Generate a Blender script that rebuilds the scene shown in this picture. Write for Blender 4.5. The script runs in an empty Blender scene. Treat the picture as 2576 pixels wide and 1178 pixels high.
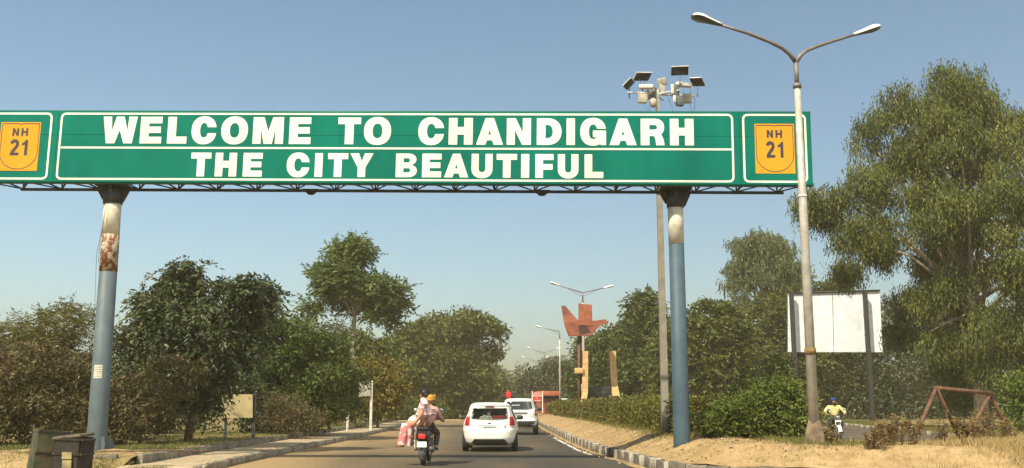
import bpy, bmesh, math, random
import numpy as np
from mathutils import Vector, Matrix, Euler
from mathutils.geometry import tessellate_polygon
random.seed(7)
rng = np.random.default_rng(11)
S = bpy.context.scene
C = S.collection
R = math.radians

# ------------------------------------------------------------------ camera, sky, sun, exposure
F = 2530.0; CX = 1287.5; CY = 589.0; EYE = 1.35; PITCH = R(9.67)
cam_d = bpy.data.cameras.new('camera'); cam = bpy.data.objects.new('camera', cam_d); C.objects.link(cam)
cam.location = (0, 0, EYE); cam.rotation_euler = (math.pi/2 + PITCH, 0, 0)
cam_d.sensor_width = 36; cam_d.lens = 36*F/2575; cam_d.clip_end = 8000; cam_d.clip_start = 0.1
S.camera = cam
SUN_AZ = (-0.62, -0.785); SUN_EL = R(49)
W = bpy.data.worlds.new('World'); S.world = W; W.use_nodes = True
wn = W.node_tree.nodes; wl = W.node_tree.links
bg = wn['Background']; sky = wn.new('ShaderNodeTexSky'); sky.sky_type = 'NISHITA'; sky.sun_disc = False
sky.sun_elevation = SUN_EL; sky.sun_rotation = R(141.7)
sky.altitude = 300; sky.air_density = 1.0; sky.dust_density = 3.2; sky.ozone_density = 0.5
wb = wn.new('ShaderNodeMix'); wb.data_type = 'RGBA'; wb.blend_type = 'MULTIPLY'; wb.inputs[0].default_value = 1.0
wb.inputs[7].default_value = (0.965, 1.02, 0.945, 1)          # the camera's warm-green white balance of the whole sky
wl.new(sky.outputs['Color'], wb.inputs[6]); wl.new(wb.outputs[2], bg.inputs['Color']); bg.inputs['Strength'].default_value = 0.096
sun_d = bpy.data.lights.new('sun', 'SUN'); sun_d.energy = 4.2; sun_d.angle = R(0.53); sun_d.color = (1.0, 0.91, 0.74)
sun = bpy.data.objects.new('sun', sun_d); C.objects.link(sun)
sdir = Vector((SUN_AZ[0]*math.cos(SUN_EL), SUN_AZ[1]*math.cos(SUN_EL), math.sin(SUN_EL))).normalized()
sun.rotation_euler = sdir.to_track_quat('Z', 'Y').to_euler(); sun.location = (-30, -40, 60)
S.view_settings.view_transform = 'Standard'; S.view_settings.look = 'None'
S.view_settings.exposure = 0.8; S.view_settings.gamma = 1.0; S.view_settings.use_curve_mapping = False

# ------------------------------------------------------------------ helpers
cp, sp = math.cos(PITCH), math.sin(PITCH)
def ray(px, py):
    u = (px-CX)/F; v = (py-CY)/F
    return Vector((u, cp+sp*v, sp-cp*v))
def P(px, py, Y):
    """the place at distance Y up the road that the photograph shows at px, py (2575 px wide measure)"""
    d = ray(px, py); t = Y/d.y
    return Vector((d.x*t, Y, EYE+d.z*t))
def G(px, py, z=0.0):
    d = ray(px, py); t = (z-EYE)/d.z
    return Vector((d.x*t, d.y*t, z))
def XY(px, Y, z=0.0):
    """x of a vertical thing standing at distance Y"""
    yd = Y*cp+(z-EYE)*sp
    return Vector(((px-CX)/F*yd, Y, z))

MATS = {}
def nodes_of(m):
    m.use_nodes = True
    return m.node_tree.nodes, m.node_tree.links, m.node_tree.nodes['Principled BSDF']
def mat(name, col, rough=0.6, metal=0.0, var=0.12, scale=6.0, bump=0.0, bscale=40.0, spec=0.4, col2=None, lo=0.35, hi=0.65, detail=6.0):
    """principled with noise mottling between col and a second tone"""
    if name in MATS: return MATS[name]
    m = bpy.data.materials.new(name); n, l, b = nodes_of(m)
    b.inputs['Roughness'].default_value = rough; b.inputs['Metallic'].default_value = metal
    b.inputs['Specular IOR Level'].default_value = spec
    if var > 0 or col2:
        tc = n.new('ShaderNodeTexCoord'); nz = n.new('ShaderNodeTexNoise'); nz.inputs['Scale'].default_value = scale
        nz.inputs['Detail'].default_value = detail; nz.inputs['Roughness'].default_value = 0.6
        l.new(tc.outputs['Object'], nz.inputs['Vector'])
        rp = n.new('ShaderNodeValToRGB'); l.new(nz.outputs['Fac'], rp.inputs['Fac'])
        c2 = col2 if col2 else tuple(c*(1-var*1.8) for c in col)
        c1 = col if col2 else tuple(min(1, c*(1+var*0.6)) for c in col)
        rp.color_ramp.elements[0].position = lo; rp.color_ramp.elements[1].position = hi
        rp.color_ramp.elements[0].color = (*c2, 1); rp.color_ramp.elements[1].color = (*c1, 1)
        l.new(rp.outputs['Color'], b.inputs['Base Color'])
    else:
        b.inputs['Base Color'].default_value = (*col, 1)
    if bump > 0:
        tc2 = n.new('ShaderNodeTexCoord'); nb = n.new('ShaderNodeTexNoise'); nb.inputs['Scale'].default_value = bscale
        nb.inputs['Detail'].default_value = 5; l.new(tc2.outputs['Object'], nb.inputs['Vector'])
        bp = n.new('ShaderNodeBump'); bp.inputs['Strength'].default_value = bump; bp.inputs['Distance'].default_value = 0.02
        l.new(nb.outputs['Fac'], bp.inputs['Height']); l.new(bp.outputs['Normal'], b.inputs['Normal'])
    MATS[name] = m
    return m
def leafmat(name, a, b_, c, trans=0.3, rough=0.55, nscale=0.9):
    """leaf: three tones picked leaf by leaf and branch by branch, some light passing through"""
    m = bpy.data.materials.new(name); n, l, b = nodes_of(m)
    geo = n.new('ShaderNodeNewGeometry'); tc = n.new('ShaderNodeTexCoord'); nz = n.new('ShaderNodeTexNoise')
    nz.inputs['Scale'].default_value = nscale; nz.inputs['Detail'].default_value = 3
    l.new(tc.outputs['Object'], nz.inputs['Vector'])
    ma = n.new('ShaderNodeMath'); ma.operation = 'MULTIPLY_ADD'
    l.new(geo.outputs['Random Per Island'], ma.inputs[0]); ma.inputs[1].default_value = 0.55
    mb = n.new('ShaderNodeMath'); mb.operation = 'MULTIPLY'; mb.inputs[1].default_value = 0.75
    l.new(nz.outputs['Fac'], mb.inputs[0]); l.new(mb.outputs[0], ma.inputs[2])
    rp = n.new('ShaderNodeValToRGB'); l.new(ma.outputs[0], rp.inputs['Fac'])
    e = rp.color_ramp.elements; e[0].position = 0.3; e[1].position = 0.95; e[0].color = (*a, 1); e[1].color = (*c, 1)
    x = rp.color_ramp.elements.new(0.62); x.color = (*b_, 1)
    l.new(rp.outputs['Color'], b.inputs['Base Color']); b.inputs['Roughness'].default_value = rough
    b.inputs['Specular IOR Level'].default_value = 0.3
    tr = n.new('ShaderNodeBsdfTranslucent'); l.new(rp.outputs['Color'], tr.inputs['Color'])
    mx = n.new('ShaderNodeMixShader'); mx.inputs[0].default_value = trans
    l.new(b.outputs[0], mx.inputs[1]); l.new(tr.outputs[0], mx.inputs[2])
    l.new(mx.outputs[0], n['Material Output'].inputs['Surface'])
    return m

def tag(o, label=None, cat=None, group=None, kind=None):
    if label: o['label'] = label
    if cat: o['category'] = cat
    if group: o['group'] = group
    if kind: o['kind'] = kind
    return o
def thing(name, label, cat, loc=(0, 0, 0), rz=0.0, group=None):
    o = bpy.data.objects.new(name, None); C.objects.link(o); o.location = loc; o.rotation_euler = (0, 0, rz)
    o.empty_display_size = 0.2
    return tag(o, label, cat, group)
def link(name, me, m, parent=None):
    o = bpy.data.objects.new(name, me); C.objects.link(o)
    if m is not None and not me.materials: me.materials.append(m)
    if parent is not None: o.parent = parent
    return o
def dup(o, parent=None):
    c = o.copy(); C.objects.link(c); c.parent = parent
    for ch in o.children: dup(ch, c)
    return c

class MB:
    """collects shapes for ONE mesh object; off is taken away from every vertex (world -> local)"""
    def __init__(s, off=(0, 0, 0)): s.v = []; s.f = []; s.sm = []; s.off = Vector(off)
    def add(s, vs, fs, smooth=False):
        k = len(s.v); s.v += [tuple(Vector(p)-s.off) for p in vs]
        s.f += [tuple(i+k for i in f) for f in fs]; s.sm += [smooth]*len(fs); return s
    def box(s, c, d, rot=None, taper=(1, 1)):
        x, y, z = d[0]/2, d[1]/2, d[2]/2; tx, ty = taper; c = Vector(c)
        vs = [(-x, -y, -z), (x, -y, -z), (x, y, -z), (-x, y, -z), (-x*tx, -y*ty, z), (x*tx, -y*ty, z), (x*tx, y*ty, z), (-x*tx, y*ty, z)]
        M = (Euler(rot).to_matrix() if not isinstance(rot, Matrix) else rot) if rot is not None else Matrix.Identity(3)
        return s.add([M @ Vector(v)+c for v in vs], [(0, 3, 2, 1), (4, 5, 6, 7), (0, 1, 5, 4), (1, 2, 6, 5), (2, 3, 7, 6), (3, 0, 4, 7)])
    def rbox(s, c, d, r=0.02, rot=None, seg=3):
        """box with rounded upright edges and softened top and bottom"""
        x, y, z = d[0]/2, d[1]/2, d[2]/2; c = Vector(c); r = min(r, x*.95, y*.95, z*.95)
        M = (Euler(rot).to_matrix() if not isinstance(rot, Matrix) else rot) if rot is not None else Matrix.Identity(3)
        rings = []
        for (zz, ins) in ((-z, r), (-z+r*.3, r*.3), (-z+r, 0), (z-r, 0), (z-r*.3, r*.3), (z, r)):
            ring = []
            for (sx, sy, a0) in ((1, 1, 0), (-1, 1, 90), (-1, -1, 180), (1, -1, 270)):
                for k in range(seg+1):
                    a = R(a0+90*k/seg); rr = max(r-ins, 0.0005)
                    ring.append((sx*(x-r)+rr*math.cos(a), sy*(y-r)+rr*math.sin(a), zz))
            rings.append(ring)
        n = len(rings[0]); vs = [M @ Vector(p)+c for q in rings for p in q]; fs = []
        for i in range(len(rings)-1):
            for j in range(n): fs.append((i*n+j, i*n+(j+1) % n, (i+1)*n+(j+1) % n, (i+1)*n+j))
        fs.append(tuple(range(n-1, -1, -1))); fs.append(tuple((len(rings)-1)*n+j for j in range(n)))
        return s.add(vs, fs, True)
    def tube(s, pts, rad, n=8, cap=True, smooth=True, sq=None):
        pts = [Vector(p) for p in pts]
        if not isinstance(rad, (list, tuple)): rad = [rad]*len(pts)
        vs = []; fs = []; up = None
        for i, p in enumerate(pts):
            d = (pts[min(i+1, len(pts)-1)]-pts[max(i-1, 0)]).normalized()
            if up is None:
                up = Vector((0, 0, 1)) if abs(d.z) < .9 else Vector((0, 1, 0))
            a = d.cross(up)
            if a.length < 1e-5: a = d.cross(Vector((1, 0, 0)))
            a.normalize(); b = a.cross(d).normalized(); up = b
            for k in range(n):
                t = 2*math.pi*(k+.5)/n; vs.append(p+(a*math.cos(t)+b*math.sin(t))*rad[i])
        for i in range(len(pts)-1):
            for k in range(n): fs.append((i*n+k, i*n+(k+1) % n, (i+1)*n+(k+1) % n, (i+1)*n+k))
        if cap: fs.append(tuple(range(n-1, -1, -1))); fs.append(tuple((len(pts)-1)*n+k for k in range(n)))
        return s.add(vs, fs, smooth)
    def lathe(s, prof, M=None, n=16, smooth=True):
        """prof: (r, h) pairs turned about local z, then M applied"""
        M = M or Matrix.Identity(4); vs = []; fs = []
        for (r, h) in prof:
            for k in range(n):
                a = 2*math.pi*k/n; vs.append(M @ Vector((max(r, 1e-4)*math.cos(a), max(r, 1e-4)*math.sin(a), h)))
        for i in range(len(prof)-1):
            for k in range(n): fs.append((i*n+k, i*n+(k+1) % n, (i+1)*n+(k+1) % n, (i+1)*n+k))
        fs.append(tuple(range(n-1, -1, -1))); fs.append(tuple((len(prof)-1)*n+k for k in range(n)))
        return s.add(vs, fs, smooth)
    def ellipsoid(s, c, d, n=14, m=9, M=None):
        c = Vector(c); vs = []; fs = []; M = M or Matrix.Identity(3)
        for i in range(m+1):
            t = math.pi*i/m
            for k in range(n):
                a = 2*math.pi*k/n; q = max(math.sin(t), 1e-3)
                vs.append(c+M @ Vector((d[0]*q*math.cos(a), d[1]*q*math.sin(a), -d[2]*math.cos(t))))
        for i in range(m):
            for k in range(n): fs.append((i*n+k, i*n+(k+1) % n, (i+1)*n+(k+1) % n, (i+1)*n+k))
        return s.add(vs, fs, True)
    def prism(s, loops, o, u, v, w, d0, d1, smooth=False):
        """2-D outline (first loop) with holes in the plane (o,u,v), raised along w from d0 to d1"""
        o, u, v, w = Vector(o), Vector(u), Vector(v), Vector(w); flat = [p for lp in loops for p in lp]; N = len(flat)
        tris = tessellate_polygon([[Vector((p[0], p[1], 0)) for p in lp] for lp in loops])
        vs = [o+u*p[0]+v*p[1]+w*d1 for p in flat]+[o+u*p[0]+v*p[1]+w*d0 for p in flat]; fs = []
        for t in tris:
            a, b, c = (vs[i] for i in t); up = (b-a).cross(c-a).dot(w) > 0
            t = tuple(t) if up else tuple(reversed(t)); fs.append(t); fs.append(tuple(i+N for i in reversed(t)))
        k = 0
        for li, lp in enumerate(loops):
            n = len(lp); ar = sum(lp[i][0]*lp[(i+1) % n][1]-lp[(i+1) % n][0]*lp[i][1] for i in range(n))
            fl = (ar > 0) != (li > 0)
            if u.cross(v).dot(w) < 0: fl = not fl
            for i in range(n):
                a, b = k+i, k+(i+1) % n; q = (a, b, b+N, a+N)
                fs.append(tuple(reversed(q)) if fl else q)
            k += n
        return s.add(vs, fs, smooth)
    def mesh(s, name):
        me = bpy.data.meshes.new(name); me.from_pydata([tuple(p) for p in s.v], [], s.f)
        me.polygons.foreach_set('use_smooth', s.sm); me.update(); return me
    def build(s, name, m, parent=None): return link(name, s.mesh(name), m, parent)

def quads(name, V, m, parent=None):
    """V: (N,4,3) numpy array of quads -> one mesh object"""
    n = len(V); me = bpy.data.meshes.new(name); me.vertices.add(n*4); me.vertices.foreach_set('co', V.reshape(-1).astype(np.float32))
    me.loops.add(n*4); me.loops.foreach_set('vertex_index', np.arange(n*4, dtype=np.int32))
    me.polygons.add(n); me.polygons.foreach_set('loop_start', np.arange(0, n*4, 4, dtype=np.int32))
    me.update(calc_edges=True); return link(name, me, m, parent)
def unit(a): return a/np.maximum(np.linalg.norm(a, axis=1, keepdims=True), 1e-6)
def leaves(pos, d, ln, wd, fold=0.15):
    """rhombic leaf at pos pointing along d"""
    n = len(pos); d = unit(d); r = rng.normal(size=(n, 3)); r[:, 2] += 0.9
    s_ = unit(np.cross(d, r)); nn = np.cross(s_, d)
    L = (ln*rng.uniform(.7, 1.25, n))[:, None]; Wd = (wd*rng.uniform(.75, 1.25, n))[:, None]/2
    mid = pos+d*L*.45+nn*Wd*fold
    return np.stack([pos, mid+s_*Wd, pos+d*L, mid-s_*Wd], axis=1)
def seam(a, b, n):
    return [Vector(a).lerp(Vector(b), i/n) for i in range(n+1)]

# ------------------------------------------------------------------ materials of the setting
def ground_mat(name, tones, scales, bump=0.5, rough=0.95):
    m = bpy.data.materials.new(name); n, l, b = nodes_of(m); tc = n.new('ShaderNodeTexCoord')
    b.inputs['Roughness'].default_value = rough; b.inputs['Specular IOR Level'].default_value = 0.15
    n1 = n.new('ShaderNodeTexNoise'); n1.inputs['Scale'].default_value = scales[0]; n1.inputs['Detail'].default_value = 8
    n2 = n.new('ShaderNodeTexNoise'); n2.inputs['Scale'].default_value = scales[1]; n2.inputs['Detail'].default_value = 8; n2.inputs['Roughness'].default_value = .7
    for q in (n1, n2): l.new(tc.outputs['Object'], q.inputs['Vector'])
    r1 = n.new('ShaderNodeValToRGB'); l.new(n1.outputs['Fac'], r1.inputs['Fac'])
    r1.color_ramp.elements[0].position = .38; r1.color_ramp.elements[1].position = .62
    r1.color_ramp.elements[0].color = (*tones[0], 1); r1.color_ramp.elements[1].color = (*tones[1], 1)
    r2 = n.new('ShaderNodeValToRGB'); l.new(n2.outputs['Fac'], r2.inputs['Fac'])
    r2.color_ramp.elements[0].position = .42; r2.color_ramp.elements[1].position = .66
    mx = n.new('ShaderNodeMix'); mx.data_type = 'RGBA'; l.new(r2.outputs['Color'], mx.inputs[0]); mx.inputs[0].default_value = .5
    l.new(r1.outputs['Color'], mx.inputs[6]); mx.inputs[7].default_value = (*tones[2], 1); l.new(mx.outputs[2], b.inputs['Base Color'])
    n3 = n.new('ShaderNodeTexNoise'); n3.inputs['Scale'].default_value = scales[2]; n3.inputs['Detail'].default_value = 6; l.new(tc.outputs['Object'], n3.inputs['Vector'])
    bp = n.new('ShaderNodeBump'); bp.inputs['Strength'].default_value = bump; bp.inputs['Distance'].default_value = .05
    l.new(n3.outputs['Fac'], bp.inputs['Height']); l.new(bp.outputs['Normal'], b.inputs['Normal'])
    return m
M_DIRT = ground_mat('dry_dirt', ((.33, .225, .105), (.42, .30, .145), (.25, .165, .072)), (.5, 3.5, 22))
M_SOIL = ground_mat('garden_soil', ((.16, .12, .05), (.30, .21, .09), (.12, .13, .035)), (.35, 2.2, 16))
M_PATH = ground_mat('dusty_concrete', ((.36, .28, .17), (.46, .37, .23), (.26, .20, .12)), (.4, 4, 30), .3)
M_KW = mat('kerb_white', (.50, .46, .36), .9, var=.3, scale=5, bump=.5, bscale=18, col2=(.24, .21, .16), lo=.36, hi=.56)
M_KB = mat('kerb_black', (.060, .054, .046), .9, var=.3, scale=5, bump=.5, bscale=18, col2=(.20, .17, .12), lo=.30, hi=.68)
M_KG = mat('kerb_bare', (.30, .26, .19), .95, var=.3, scale=6, bump=.7, bscale=14, col2=(.15, .125, .09))
M_KG2 = mat('kerb_bare_dark', (.22, .19, .135), .95, var=.3, scale=5, bump=.7, bscale=14, col2=(.10, .085, .06))
# road: worn asphalt, dustier towards its left edge
def road_mat():
    m = bpy.data.materials.new('asphalt'); n, l, b = nodes_of(m); tc = n.new('ShaderNodeTexCoord')
    b.inputs['Roughness'].default_value = .85; b.inputs['Specular IOR Level'].default_value = .25
    sx = n.new('ShaderNodeSeparateXYZ'); l.new(tc.outputs['Object'], sx.inputs[0])
    nz = n.new('ShaderNodeTexNoise'); nz.inputs['Scale'].default_value = .45; nz.inputs['Detail'].default_value = 8
    mp = n.new('ShaderNodeMapping'); mp.inputs['Scale'].default_value = (1, .18, 1); l.new(tc.outputs['Object'], mp.inputs[0]); l.new(mp.outputs[0], nz.inputs['Vector'])
    a = n.new('ShaderNodeMapRange'); l.new(sx.outputs[0], a.inputs[0]); a.inputs[1].default_value = -1.2; a.inputs[2].default_value = -6.2; a.inputs[3].default_value = 0; a.inputs[4].default_value = .75
    ad = n.new('ShaderNodeMath'); ad.operation = 'ADD'; l.new(a.outputs[0], ad.inputs[0])
    sc = n.new('ShaderNodeMath'); sc.operation = 'MULTIPLY_ADD'; l.new(nz.outputs['Fac'], sc.inputs[0]); sc.inputs[1].default_value = 1.1; sc.inputs[2].default_value = -.45
    l.new(sc.outputs[0], ad.inputs[1])
    rp = n.new('ShaderNodeValToRGB'); l.new(ad.outputs[0], rp.inputs['Fac']); e = rp.color_ramp.elements
    e[0].position = 0.0; e[0].color = (.052, .044, .032, 1); e[1].position = .95; e[1].color = (.30, .205, .095, 1)
    x = e.new(.35); x.color = (.115, .088, .050, 1)
    n2 = n.new('ShaderNodeTexNoise'); n2.inputs['Scale'].default_value = 9; n2.inputs['Detail'].default_value = 9; l.new(tc.outputs['Object'], n2.inputs['Vector'])
    hs = n.new('ShaderNodeHueSaturation'); l.new(rp.outputs['Color'], hs.inputs['Color'])
    mv = n.new('ShaderNodeMapRange'); l.new(n2.outputs['Fac'], mv.inputs[0]); mv.inputs[1].default_value = .3; mv.inputs[2].default_value = .7; mv.inputs[3].default_value = .72; mv.inputs[4].default_value = 1.25
    l.new(mv.outputs[0], hs.inputs['Value']); l.new(hs.outputs['Color'], b.inputs['Base Color'])
    bp = n.new('ShaderNodeBump'); bp.inputs['Strength'].default_value = .35; bp.inputs['Distance'].default_value = .015
    n3 = n.new('ShaderNodeTexNoise'); n3.inputs['Scale'].default_value = 60; l.new(tc.outputs['Object'], n3.inputs['Vector']); l.new(n3.outputs['Fac'], bp.inputs['Height']); l.new(bp.outputs['Normal'], b.inputs['Normal'])
    return m
M_ROAD = road_mat()
M_ROAD2 = mat('old_asphalt', (.11, .085, .055), .9, var=.25, scale=.8, bump=.3, bscale=50)
M_PAINT = mat('road_paint', (.62, .58, .48), .8, var=.2, scale=6, col2=(.15, .12, .09), lo=.36, hi=.52)

# ------------------------------------------------------------------ ground, road, kerbs
MB().add([(-4000, -300, -.06), (4000, -300, -.06), (4000, 7000, -.06), (-4000, 7000, -.06)], [(0, 1, 2, 3)]).build('ground', M_DIRT)['kind'] = 'structure'
RK = [(3.2, 20.6), (2.98, 22.3), (2.74, 25.8), (2.38, 31), (2.2, 40), (2.0, 55), (1.86, 75), (1.8, 100), (1.9, 130)]   # right kerb line (x, Y)
LK = [(-6.25, 20.6), (-6.38, 24), (-6.45, 30), (-6.5, 40), (-6.7, 55), (-7.3, 72), (-8.2, 88)]                    # left kerb
def along(line, Y):
    for (a, b) in zip(line, line[1:]):
        if a[1] <= Y <= b[1]: t = (Y-a[1])/(b[1]-a[1]); return a[0]+(b[0]-a[0])*t
    return line[0][0] if Y < line[0][1] else line[-1][0]
def sheet(name, rows, m, kind='structure'):
    """rows: list of lists of points, equal length -> one sheet"""
    mb = MB(); n = len(rows[0]); fs = []
    for i in range(len(rows)-1):
        for j in range(n-1): fs.append((i*n+j, i*n+j+1, (i+1)*n+j+1, (i+1)*n+j))
    mb.add([p for r_ in rows for p in r_], fs, True); o = mb.build(name, m); o['kind'] = kind; return o
ys = [-40, 0, 10, 16, 20, 24, 28, 34, 42, 52, 64, 78, 92, 110, 150, 220, 400, 900]
sheet('road', [[(-60 if y < 19 else (along(LK, y)-.02 if y < 89 else -9), y, 0), (-2, y, 0), (60 if y < 16.5 else (along(RK, y)+.02 if y > 20 else 9), y, 0)] for y in ys], M_ROAD)
sheet('edge_line', [[(along(RK, y)-.42, y, .004), (along(RK, y)-.30, y, .004)] for y in np.arange(28.5, 44, 1.5)], M_PAINT)
sheet('gutter_dust', [[(along(RK, y)-.22-.06*math.sin(y*1.7), y, .005), (along(RK, y), y, .005)] for y in np.arange(20.6, 120, 1.0)], M_DIRT)
XR = lambda y: 8.9+.14*(y-30)
sheet('side_road', [[(XR(y)-.6, y, -.03), (XR(y)+4, y, -.03), (XR(y)+8.4, y, -.03)] for y in (23, 30, 40, 55, 70, 90)], M_ROAD2)
NOSE = [(3.2, 20.6), (3.6, 19.9), (4.3, 19.2), (5.4, 18.6), (7.0, 18.1), (9.0, 17.8), (12, 17.6)]
def nose_y(x):
    for a, b in zip(NOSE, NOSE[1:]):
        if a[0] <= x <= b[0]: return a[1]+(b[1]-a[1])*(x-a[0])/(b[0]-a[0])
    return NOSE[0][1] if x < 3.2 else NOSE[-1][1]
ss = lambda t: (lambda q: q*q*(3-2*q))(min(1, max(0, t)))
def hump(x, y):
    """height of the median bank"""
    t = min((x-along(RK, y)) if y > 20.6 else 9, (y-nose_y(x)) if x > 3.2 else 9)
    z = .22+.38*ss((t-.05)/1.3)
    far = ss((y-22.6)/3.0)
    z -= (z+.05)*ss((x-6.7)/1.5)*far
    z -= .30*ss((x-6.7)/.8)*(1-ss((x-8.4)/1.4))*(1-far)*ss((y-19.5)/1.5)
    return z+.025*math.sin(x*5.1+y*1.3)*math.sin(y*3.7-x)+.012*math.sin(x*13+1)*math.sin(y*11)
def median_rows():
    rows = []
    for y in list(np.arange(17.9, 34, .22))+list(np.arange(34, 60, 1.0))+list(np.arange(60, 131, 5)):
        xs0 = along(RK, y)+.1 if y > 20.6 else None
        if xs0 is None:
            xs0 = next((x for x in np.arange(3.2, 12, .02) if nose_y(x)+.1 <= y), 12)
        xr = 13.5 if y < 22.5 else max(9.2, XR(y)+.3)
        rows.append([(x, y, hump(x, y)) for x in np.linspace(xs0, max(xr, xs0+.1), 46)])
    return rows
sheet('median_bank', median_rows(), M_DIRT)
# kerb stones, one by one
def kerb(name, line, hgt, thick, z0, lng, mats, side, ymax):
    root = bpy.data.objects.new(name, None); C.objects.link(root); root['kind'] = 'structure'; root['label'] = name.replace('_', ' ')
    mes = []
    for m in mats:
        for q in range(3):
            mb = MB(); mb.rbox((0, 0, hgt/2-.02), (thick, lng*.955, hgt+.04), .025); me = mb.mesh('kerb_stone')
            for v in me.vertices: v.co += Vector((random.uniform(-.012, .012), random.uniform(-.012, .012), random.uniform(-.014, .010)))
            me.materials.append(m); mes.append(me)
    pts = [Vector((p[0], p[1], 0)) for p in line]; k = 0; acc = 0.0
    for a, b in zip(pts, pts[1:]):
        L = (b-a).length; d = (b-a)/L; t = lng/2-acc
        while t < L:
            p = a+d*t
            if p.y < ymax:
                o = bpy.data.objects.new('kerb_stone', mes[(k % len(mats))*3+random.randrange(3)]); C.objects.link(o); o.parent = root
                nrm = Vector((d.y, -d.x, 0))*side
                o.location = p+nrm*thick/2+Vector((0, 0, z0+random.uniform(-.02, .012)))
                o.rotation_euler = (random.uniform(-.02, .02), random.uniform(-.05, .05), math.atan2(-d.x, d.y)+random.uniform(-.03, .03))
            t += lng; k += 1
        acc = (L-(t-lng/2)) % lng if False else max(0, L-(t-lng)-lng/2)
    return root
kerb('road_kerb', RK, .24, .15, 0, .62, (M_KW, M_KB), 1, 112)
kerb('median_nose_kerb', list(reversed(NOSE)), .22, .15, 0, .55, (M_KG, M_KB), 1, 99)
kerb('footpath_kerb', LK, .17, .14, 0, .60, (M_KG, M_KG2, M_KG), -1, 88)
OK_ = [(-7.75, 21.6), (-7.9, 26), (-8.05, 34), (-8.2, 45), (-8.5, 60), (-9.3, 80)]
kerb('garden_kerb', OK_, .20, .14, .13, .75, (M_KG, M_KG2), -1, 80)
sheet('footpath', [[(along(OK_, y)+.02, y, .15), (along(LK, y)-.13, y, .15)] for y in np.arange(20.9, 88, 2)], M_PATH)
def grd(x, y): return .31+.05*math.sin(x*.7)*math.sin(y*.5)+.02*math.sin(x*4.1+y*3)
sheet('garden', [[(x, y, (grd(x, y)*ss((y-20.1)/1.5) if x < along(OK_, y)-.25 else .31*ss((y-20.1)/1.5))) for x in np.linspace(-60, along(OK_, y)-.12, 70)] for y in [20.1, 20.5, 20.9, 21.3, 21.6]+list(np.arange(21.8, 40, .6))+list(np.arange(40, 160, 6))], M_SOIL)
fk = bpy.data.objects.new('garden_front_kerb', None); C.objects.link(fk); fk['kind'] = 'structure'
for k, (x, l) in enumerate(((-9.15, .62), (-8.48, .64))): MB().rbox((x, 21.3, .16), (l, .2, .36), .035, (.03*k, .02-.05*k, .04*k)).build('kerb_stone', (M_KG, M_KG2)[k], fk)
def shoulder(x, y): return .012+.05*ss((-6.0-x)/1.5)+.02*math.sin(x*3+y*2)*ss((-6.3-x)/1.)+(grd(x, y)-.03+.05*math.sin(x*2.3)*math.sin(y*5+x))*ss((y-20.1)/1.5)*ss((-7.7-x)/.5)
sheet('dirt_shoulder', [[(x, y, shoulder(x, y)) for x in np.linspace(-26, (-5.7-.2*math.sin(y*.9))+(along(OK_, y)-.16+5.7+.2*math.sin(y*.9))*ss((y-19.6)/1.7), 60)] for y in np.arange(11, 23.2, .3)], M_DIRT)
sheet('footpath_end', [[(x, 20.55+.18*math.sin(x*2.4)**2, -.02), (x, 20.7+.18*math.sin(x*2.4)**2, .13), (x, 20.95, .153)] for x in np.linspace(-7.95, -6.2, 12)], M_PATH)
# far pale strip where a crossing joins, and the verge beyond the other carriageway
sheet('crossing', [[(x, y, .006) for x in (-30, -15, -3.4)] for y in (92, 100, 108)], M_DIRT)
FK = [(XR(y)+8.4, y) for y in (24, 34, 46, 60, 75, 90)]
kerb('far_kerb', FK, .16, .16, -.03, .9, (M_KW, M_KG), 1, 90)
sheet('far_verge', [[(XR(y)+8.5, y, .12), (XR(y)+10, y, .16), (XR(y)+60, y, .2)] for y in (20, 34, 46, 60, 75, 90, 130)], M_SOIL)

# ------------------------------------------------------------------ gantry sign
M_GREEN = None
def sign_mat(name, base, streak):
    """weathered reflective sheeting"""
    m = bpy.data.materials.new(name); n, l, b = nodes_of(m); tc = n.new('ShaderNodeTexCoord')
    nz = n.new('ShaderNodeTexNoise'); nz.inputs['Scale'].default_value = .9; nz.inputs['Detail'].default_value = 7
    mp = n.new('ShaderNodeMapping'); mp.inputs['Scale'].default_value = (1.2, 1, .5); l.new(tc.outputs['Object'], mp.inputs[0]); l.new(mp.outputs[0], nz.inputs['Vector'])
    rp = n.new('ShaderNodeValToRGB'); l.new(nz.outputs['Fac'], rp.inputs['Fac']); e = rp.color_ramp.elements
    e[0].position = .3; e[1].position = .72; e[0].color = (*streak, 1); e[1].color = (*base, 1)
    l.new(rp.outputs['Color'], b.inputs['Base Color']); b.inputs['Roughness'].default_value = .6; b.inputs['Specular IOR Level'].default_value = .06
    return m
M_GREEN = sign_mat('sign_green', (.0, .172, .116), (.0, .118, .086))
M_CREAM = sign_mat('sign_cream', (.86, .82, .71), (.74, .68, .53))
M_AMBER = sign_mat('sign_amber', (.72, .33, .025), (.62, .27, .022))
M_INK = mat('sign_ink', (.035, .035, .04), .6, var=.1)
M_STEEL = mat('dark_steel', (.055, .058, .058), .6, metal=.2, var=.3, scale=8)
def pole_mat(name, a, b_):
    return mat(name, a, .55, var=.2, scale=3, col2=b_, bump=.12, bscale=30, spec=.3, lo=.3, hi=.7)
M_POLEL = pole_mat('pole_grey_paint', (.105, .140, .145), (.075, .10, .11))
M_POLER = pole_mat('pole_blue_paint', (.062, .104, .125), (.044, .076, .094))
M_PATCH = mat('peeled_white_paint', (.60, .57, .45), .8, var=.3, scale=4, col2=(.42, .37, .24), lo=.3, hi=.5)
M_RUST = mat('rusty_peeling_paint', (.42, .36, .25), .9, scale=8, col2=(.15, .055, .024), lo=.47, hi=.56, bump=.3, detail=8)

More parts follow.
